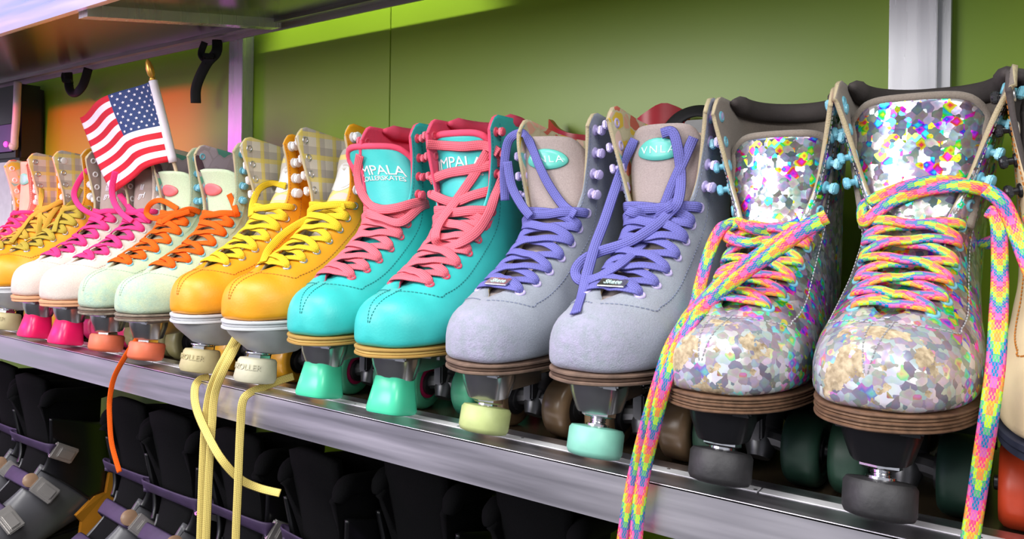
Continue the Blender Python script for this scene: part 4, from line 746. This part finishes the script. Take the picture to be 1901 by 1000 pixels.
for r in range(9):
    for c in range(6 if r % 2 == 0 else 5):
        cu = .4*((c+.5)/6+(0 if r % 2 == 0 else 1/12)); cv = 7/13*(r+.6)/9.2
        for side in (.0011, -.0011):
            b0 = len(vv); vv.append(FL(cu, cv, side))
            for k in range(10): rr = .021 if k % 2 == 0 else .0085; t_ = math.pi*k/5; vv.append(FL(cu+rr*.72*math.sin(t_), cv-rr*math.cos(t_), side))
            ff += [(b0, b0+1+k, b0+1+(k+1) % 10) for k in range(10)]
tag(mesh('stars', vv, ff, 'white_cloth', cl, False), 'white stars')
# ---------------------------------------------------------------- straps hanging under the upper shelf
m['webbing'] = plain('black_webbing', (.012, .012, .013), .7, bump=.2)
def strap(label, paths, buck):
    p0 = V(paths[0][0]); e = empty('hanging_strap', p0, 0, label, 'strap', 'black straps hanging under the upper shelf')
    for k, pts in enumerate(paths):
        acc = ([], [], []); ribbon(acc, [V(p)-p0 for p in pts], .021 if k == 0 else .014, .003, (.8, -.6, .05), 6); ribobj('webbing', acc, 'webbing', e)
    bm = bmesh.new(); box(bm, -.011, .011, -.005, .005, -.014, .014, frame(V(buck)-p0, V((.8, -.6, 0))), .002); bmobj('buckle', bm, 'black_pl', e)
strap('long black strap with a loop hanging beside the left post', [[(-1.437, .338, .604), (-1.428, .330, .575), (-1.452, .325, .555), (-1.475, .322, .525), (-1.488, .322, .50), (-1.487, .322, .472)], [(-1.452, .325, .556), (-1.475, .325, .575), (-1.470, .33, .602)]], (-1.442, .322, .566))
strap('short black strap looped under the upper shelf at the far left', [[(-1.99, .338, .603), (-2.0, .33, .56), (-2.03, .325, .541), (-2.06, .325, .556), (-2.08, .33, .60)], [(-2.06, .33, .56), (-2.10, .33, .585), (-2.11, .335, .603)]], (-2.07, .325, .575))
# ---------------------------------------------------------------- kiosk at the far left
m['purple_pl'] = plain('purple_panel', (.16, .06, .24), .35); m['pink_led'] = mat('pink_lamp', (1, .05, .35), .4, Emission_Color=(1, .05, .4, 1), Emission_Strength=3.)
k = empty('display_unit', (-2.476, .33, GZ), 0, 'black display box with purple panel on a white pedestal at the left edge', 'display')
bm = bmesh.new(); box(bm, -.16, .125, -.02, .04, 0, .385, bev=.004); bmobj('pedestal', bm, 'white_pl', k)
bm = bmesh.new(); box(bm, -.17, .165, -.025, .045, .385, .600, bev=.01); bmobj('case', bm, 'black_pl', k)
bm = bmesh.new(); box(bm, -.12, .142, -.029, -.025, .41, .49, bev=.002); bmobj('panel', bm, 'purple_pl', k)
bm = bmesh.new(); lathe(bm, [(.008, 0), (.008, .003), (.004, .006), (0, .0065)], 12, M.Translation((.105, -.029, .433)) @ M.Rotation(math.pi/2, 4, 'X')); bmobj('lamp_button', bm, 'pink_led', k, True)
bm = bmesh.new(); tube(bm, [(.176, -.03, .60), (.178, -.032, .56), (.174, -.032, .50), (.166, -.032, .45), (.160, -.03, .425)], .0095, 10, 5); lathe(bm, [(0, -.012), (.009, -.009), (.012, 0), (.009, .009), (0, .012)], 12, M.Translation((.159, -.032, .425))); bmobj('side_bar', bm, 'white_pl', k, True)
# ---------------------------------------------------------------- red pads leaning on the wall behind the lavender boots
m['red_pl'] = plain('red_plastic', (.50, .018, .03), .35); m['red_clear'] = plain('milky_red_window', (.62, .22, .22), .4); m['plaid_red'] = plain('dark_red_fabric', (.16, .02, .025), .9)
def pad(X, wdt, outline, label, strapy=None, rz=0.):
    e = empty('shin_pad', (X, .325, GZ), rz, label, 'pad', 'red pads behind the lavender boots')
    bm = bmesh.new(); n = 14; rows = []
    for side in (0, 1):
        for i in range(n+1):
            u = i/n; x = (u-.5)*wdt; ztop = cr([(o,) for o in outline], u*(len(outline)-1))[0]; y = -.028*math.cos(math.pi*(u-.5))+side*.012
            rows.append([bm.verts.new((x, y+.018*f, ztop*f)) for f in (0, .5, .8, .93, 1)])
    for s0 in (0, n+1):
        for i in range(n):
            for j in range(4): bm.faces.new((rows[s0+i][j], rows[s0+i+1][j], rows[s0+i+1][j+1], rows[s0+i][j+1]))
    for i in range(n): bm.faces.new((rows[i][4], rows[i+1][4], rows[n+2+i][4], rows[n+1+i][4])); bm.faces.new((rows[i][0], rows[i+1][0], rows[n+2+i][0], rows[n+1+i][0]))
    for i in (0, n):
        for j in range(4): bm.faces.new((rows[i][j], rows[i][j+1], rows[n+1+i][j+1], rows[n+1+i][j]))
    bmobj('shell', bm, 'red_pl', e, sharp=40)
    bm = bmesh.new(); box(bm, -wdt*.30, wdt*.28, -.0345, -.028, min(outline)-.05, min(outline)-.014, M.Translation((0, .016, 0)), .006); bmobj('window', bm, 'red_clear', e)
    if strapy:
        acc = ([], [], []); ribbon(acc, [(wdt*.32, -.02, .345), (wdt*.55, -.015, .372), (wdt*.85, -.01, .378), (wdt*1.15, -.005, .362), (wdt*1.25, 0, .33)], .022, .004, (.2, -.7, .6), 8); ribobj('strap', acc, 'webbing', e)
        bm = bmesh.new(); box(bm, wdt*.56, wdt*.98, -.024, .012, .30, .366, None, .006); bmobj('buckle_block', bm, 'black_pl', e)
        bm = bmesh.new(); box(bm, wdt*.50, wdt*1.22, -.030, .015, .0, .345, None, .008); bmobj('padding', bm, 'plaid_red', e)
pad(-.555, .10, [.388, .372, .362, .358, .356], 'low red plastic shin pad behind the lavender boot with the flopped tongue')
pad(-.435, .095, [.352, .368, .382, .394, .384], 'tall red plastic shin pad with a black strap behind the badged lavender boot', True)
# ---------------------------------------------------------------- inline skates on the lower shelf
m['shell_grey'] = plain('grey_shell_plastic', (.10, .10, .11), .32, var=.3, sc=12); m['shell_black'] = plain('black_shell_plastic', (.007, .007, .008), .3); m['fabric_black'] = plain('black_liner_fabric', (.0035, .0035, .004), .9, bump=.5, bs=600, Specular_IOR_Level=.15)
m['purple_strap'] = plain('purple_webbing', (.055, .032, .085), .6, var=.3, bump=.2); m['clear_pl'] = plain('smoky_clear_buckle', (.42, .40, .38), .2, .5); m['amber_pl'] = plain('amber_buckle_end', (.34, .21, .13), .3); m['orange_fr'] = plain('orange_frame', (.62, .24, .02), .4); m['inl_wheel'] = plain('grey_wheel', (.12, .12, .12), .4)
def inline(X, Y0, label, yaw=0., shellmat='shell_grey', hgt=1., Z=-.5505):
    e = empty('inline_skate', (X, Y0, Z), math.radians(yaw), label, 'inline skate', 'inline skates on the lower shelf'); e.scale = (1.15,)*3
    B = Boot(0, 1.05, hgt)
    def patch(nm, q0, q1, t0, t1, offs, mt, th, nq=24, ntt=18, capped=False):
        vs = []; fs = []; cols = 2*(ntt+1)
        for i in range(nq+1):
            q = q0+(q1-q0)*i/nq
            for sd in (-1, 1):
                for j in range(ntt+1):
                    tt = t0+(t1-t0)*(j/ntt if sd < 0 else 1-j/ntt); vs.append(B.P(q, tt, sd)+B.N(q, min(max(tt, .04), .97), sd)*offs)
        for i in range(nq):
            for j in range(cols-1): a = i*cols+j; fs.append((a, a+cols, a+cols+1, a+1))
        bm = bmesh.new(); bv = [bm.verts.new(v) for v in vs]
        for f in fs: bm.faces.new([bv[k2] for k2 in f])
        bmesh.ops.remove_doubles(bm, verts=bm.verts, dist=2e-4); bmesh.ops.recalc_face_normals(bm, faces=bm.faces)
        me = bpy.data.meshes.new(nm); bm.to_mesh(me); bm.free(); o = link(nm, me, mt, e); md = o.modifiers.new('thickness', 'SOLIDIFY'); md.thickness = th; md.offset = 1; return o
    patch('shell', .1, 12.6, 0., 1., .001, shellmat, .004)
    patch('liner', 6.5, 18, 0., 1., -.006, 'fabric_black', .008)
    patch('cuff', 12.2, 16.6, .10, 1., .004, 'shell_black', .005)
    bm = bmesh.new(); pts = []
    for k2 in range(29):
        u = k2/28; sd = -1 if u <= .5 else 1; tt = (u*2 if u <= .5 else (1-u)*2); p = B.P(18, min(tt, 1), sd); pts.append(p*1.0+V((-.004*sd if tt < .9 else 0, 0, .002)))
    tube(bm, pts, .0125, 10, 2, lambda t: min(1, .4+min(t, 1-t)*8)); bmobj('liner_collar', bm, 'fabric_black', e, True)
    # tongue
    vs = []; fs = []
    for i in range(17):
        a = i/16; q = 6.4+11.6*a; Ev, Ez = cr(B.K, min(q, 18))[:2]; hw = .012+.036*min(1, a*1.4)
        for j in range(11): b = -1+.2*j; vs.append(V((hw*b, Ev+.004-.012*a*a+.25*hw*b*b, Ez+.004+(.03*a*a*(1-.3*b*b)))))
    for i in range(16):
        for j in range(10): fs.append((i*11+j, i*11+j+1, (i+1)*11+j+1, (i+1)*11+j))
    to = mesh('tongue', vs, fs, 'fabric_black', e); md = to.modifiers.new('thickness', 'SOLIDIFY'); md.thickness = .012; md.offset = -1
    # straps and buckles
    for q, mt, ws, end in ((8.6, 'purple_strap', .024, False), (11.2, 'purple_strap', .024, True), (14.6, 'purple_strap', .022, False)):
        P = []; Nn = []
        for sd, tts in ((-1, (.40, .28, .16, .05)), (1, (.05, .16, .28, .36))):
            for tt in tts: n = B.N(q, tt, sd); P.append(B.P(q+(.0 if sd < 0 else -.25), tt, sd)+n*(.013 if q > 12 else .010)); Nn.append(n)
        acc = ([], [], []); ribbon(acc, P, ws, .003, Nn, 6); so = ribobj('strap', acc, mt, e)
        n = B.N(q, .26, 1); p = B.P(q-.25, .26, 1)+n*.0155; t_ = (P[-1]-P[-3]).normalized(); F2 = frame(p, n, t_.cross(n))
        bm = bmesh.new(); box(bm, -.022, .022, -.014, .014, -.003, .006, F2, .002); box(bm, -.017, .012, -.009, .009, .004, .009, F2, .002); bmobj('buckle', bm, 'clear_pl', e)
        if end: bm = bmesh.new(); lathe(bm, [(.012, -.003), (.012, .001), (.009, .0025), (0, .003)], 18, F2 @ M.Translation((.030, 0, 0))); bmobj('buckle_end', bm, 'amber_pl', e, sharp=40)
    # frame and wheels
    for sx in (-1, 1):
        out = [(.205, .125), (.24, .150), (.262, .150), (.268, .185), (.283, .19), (.286, .13), (.28, .09), (.235, .068), (.215, .085), (.218, .108)]
        bm = bmesh.new(); x0 = sx*.047; a = [bm.verts.new((x0+sx*.004*(z_ > .11), y_, z_)) for y_, z_ in out]; b = [bm.verts.new((x0+sx*.008+sx*.004*(z_ > .11), y_, z_)) for y_, z_ in out]
        bm.faces.new(a); bm.faces.new(b[::-1])
        for k2 in range(len(out)): bm.faces.new((a[k2], a[(k2+1) % len(out)], b[(k2+1) % len(out)], b[k2]))
        bmobj('heel_bracket', bm, 'orange_fr', e)
    bm = bmesh.new(); box(bm, -.022, .022, .02, .285, .035, .088, None, .004); bmobj('frame', bm, 'shell_black', e)
    wme = shared(('wheel', 'inline'), lambda bm: lathe(bm, [(.014, -.012), (.030, -.011), (.036, -.005), (.0375, 0), (.036, .005), (.030, .011), (.014, .012)], 20), 'inl_wheel', 50)
    for y in (.04, .12, .20, .28): put('wheel', wme, e, M.Translation((0, y, .0295)) @ M.Rotation(math.pi/2, 4, 'Y'))
NTH = ['leftmost', 'second from the left', 'third from the left', 'fourth from the left', 'fourth from the right', 'third from the right', 'second from the right', 'rightmost']
for i, (X, Y0, yw, sm, hg) in enumerate([(-1.885, -.06, 2, 'shell_grey', 1.03), (-1.71, -.07, 5, 'shell_grey', 1.), (-1.37, -.05, 3, 'shell_grey', .97), (-1.20, -.065, 4, 'shell_grey', 1.), (-1.03, -.055, 3, 'shell_black', .98), (-.86, -.06, -3, 'shell_black', 1.0), (-.685, -.02, 2, 'shell_black', 1.05), (-.51, -.005, 0, 'shell_black', 1.)]):
    inline(X, Y0, 'black inline skate with purple straps on the lower shelf, '+NTH[i], yw, sm, hg)
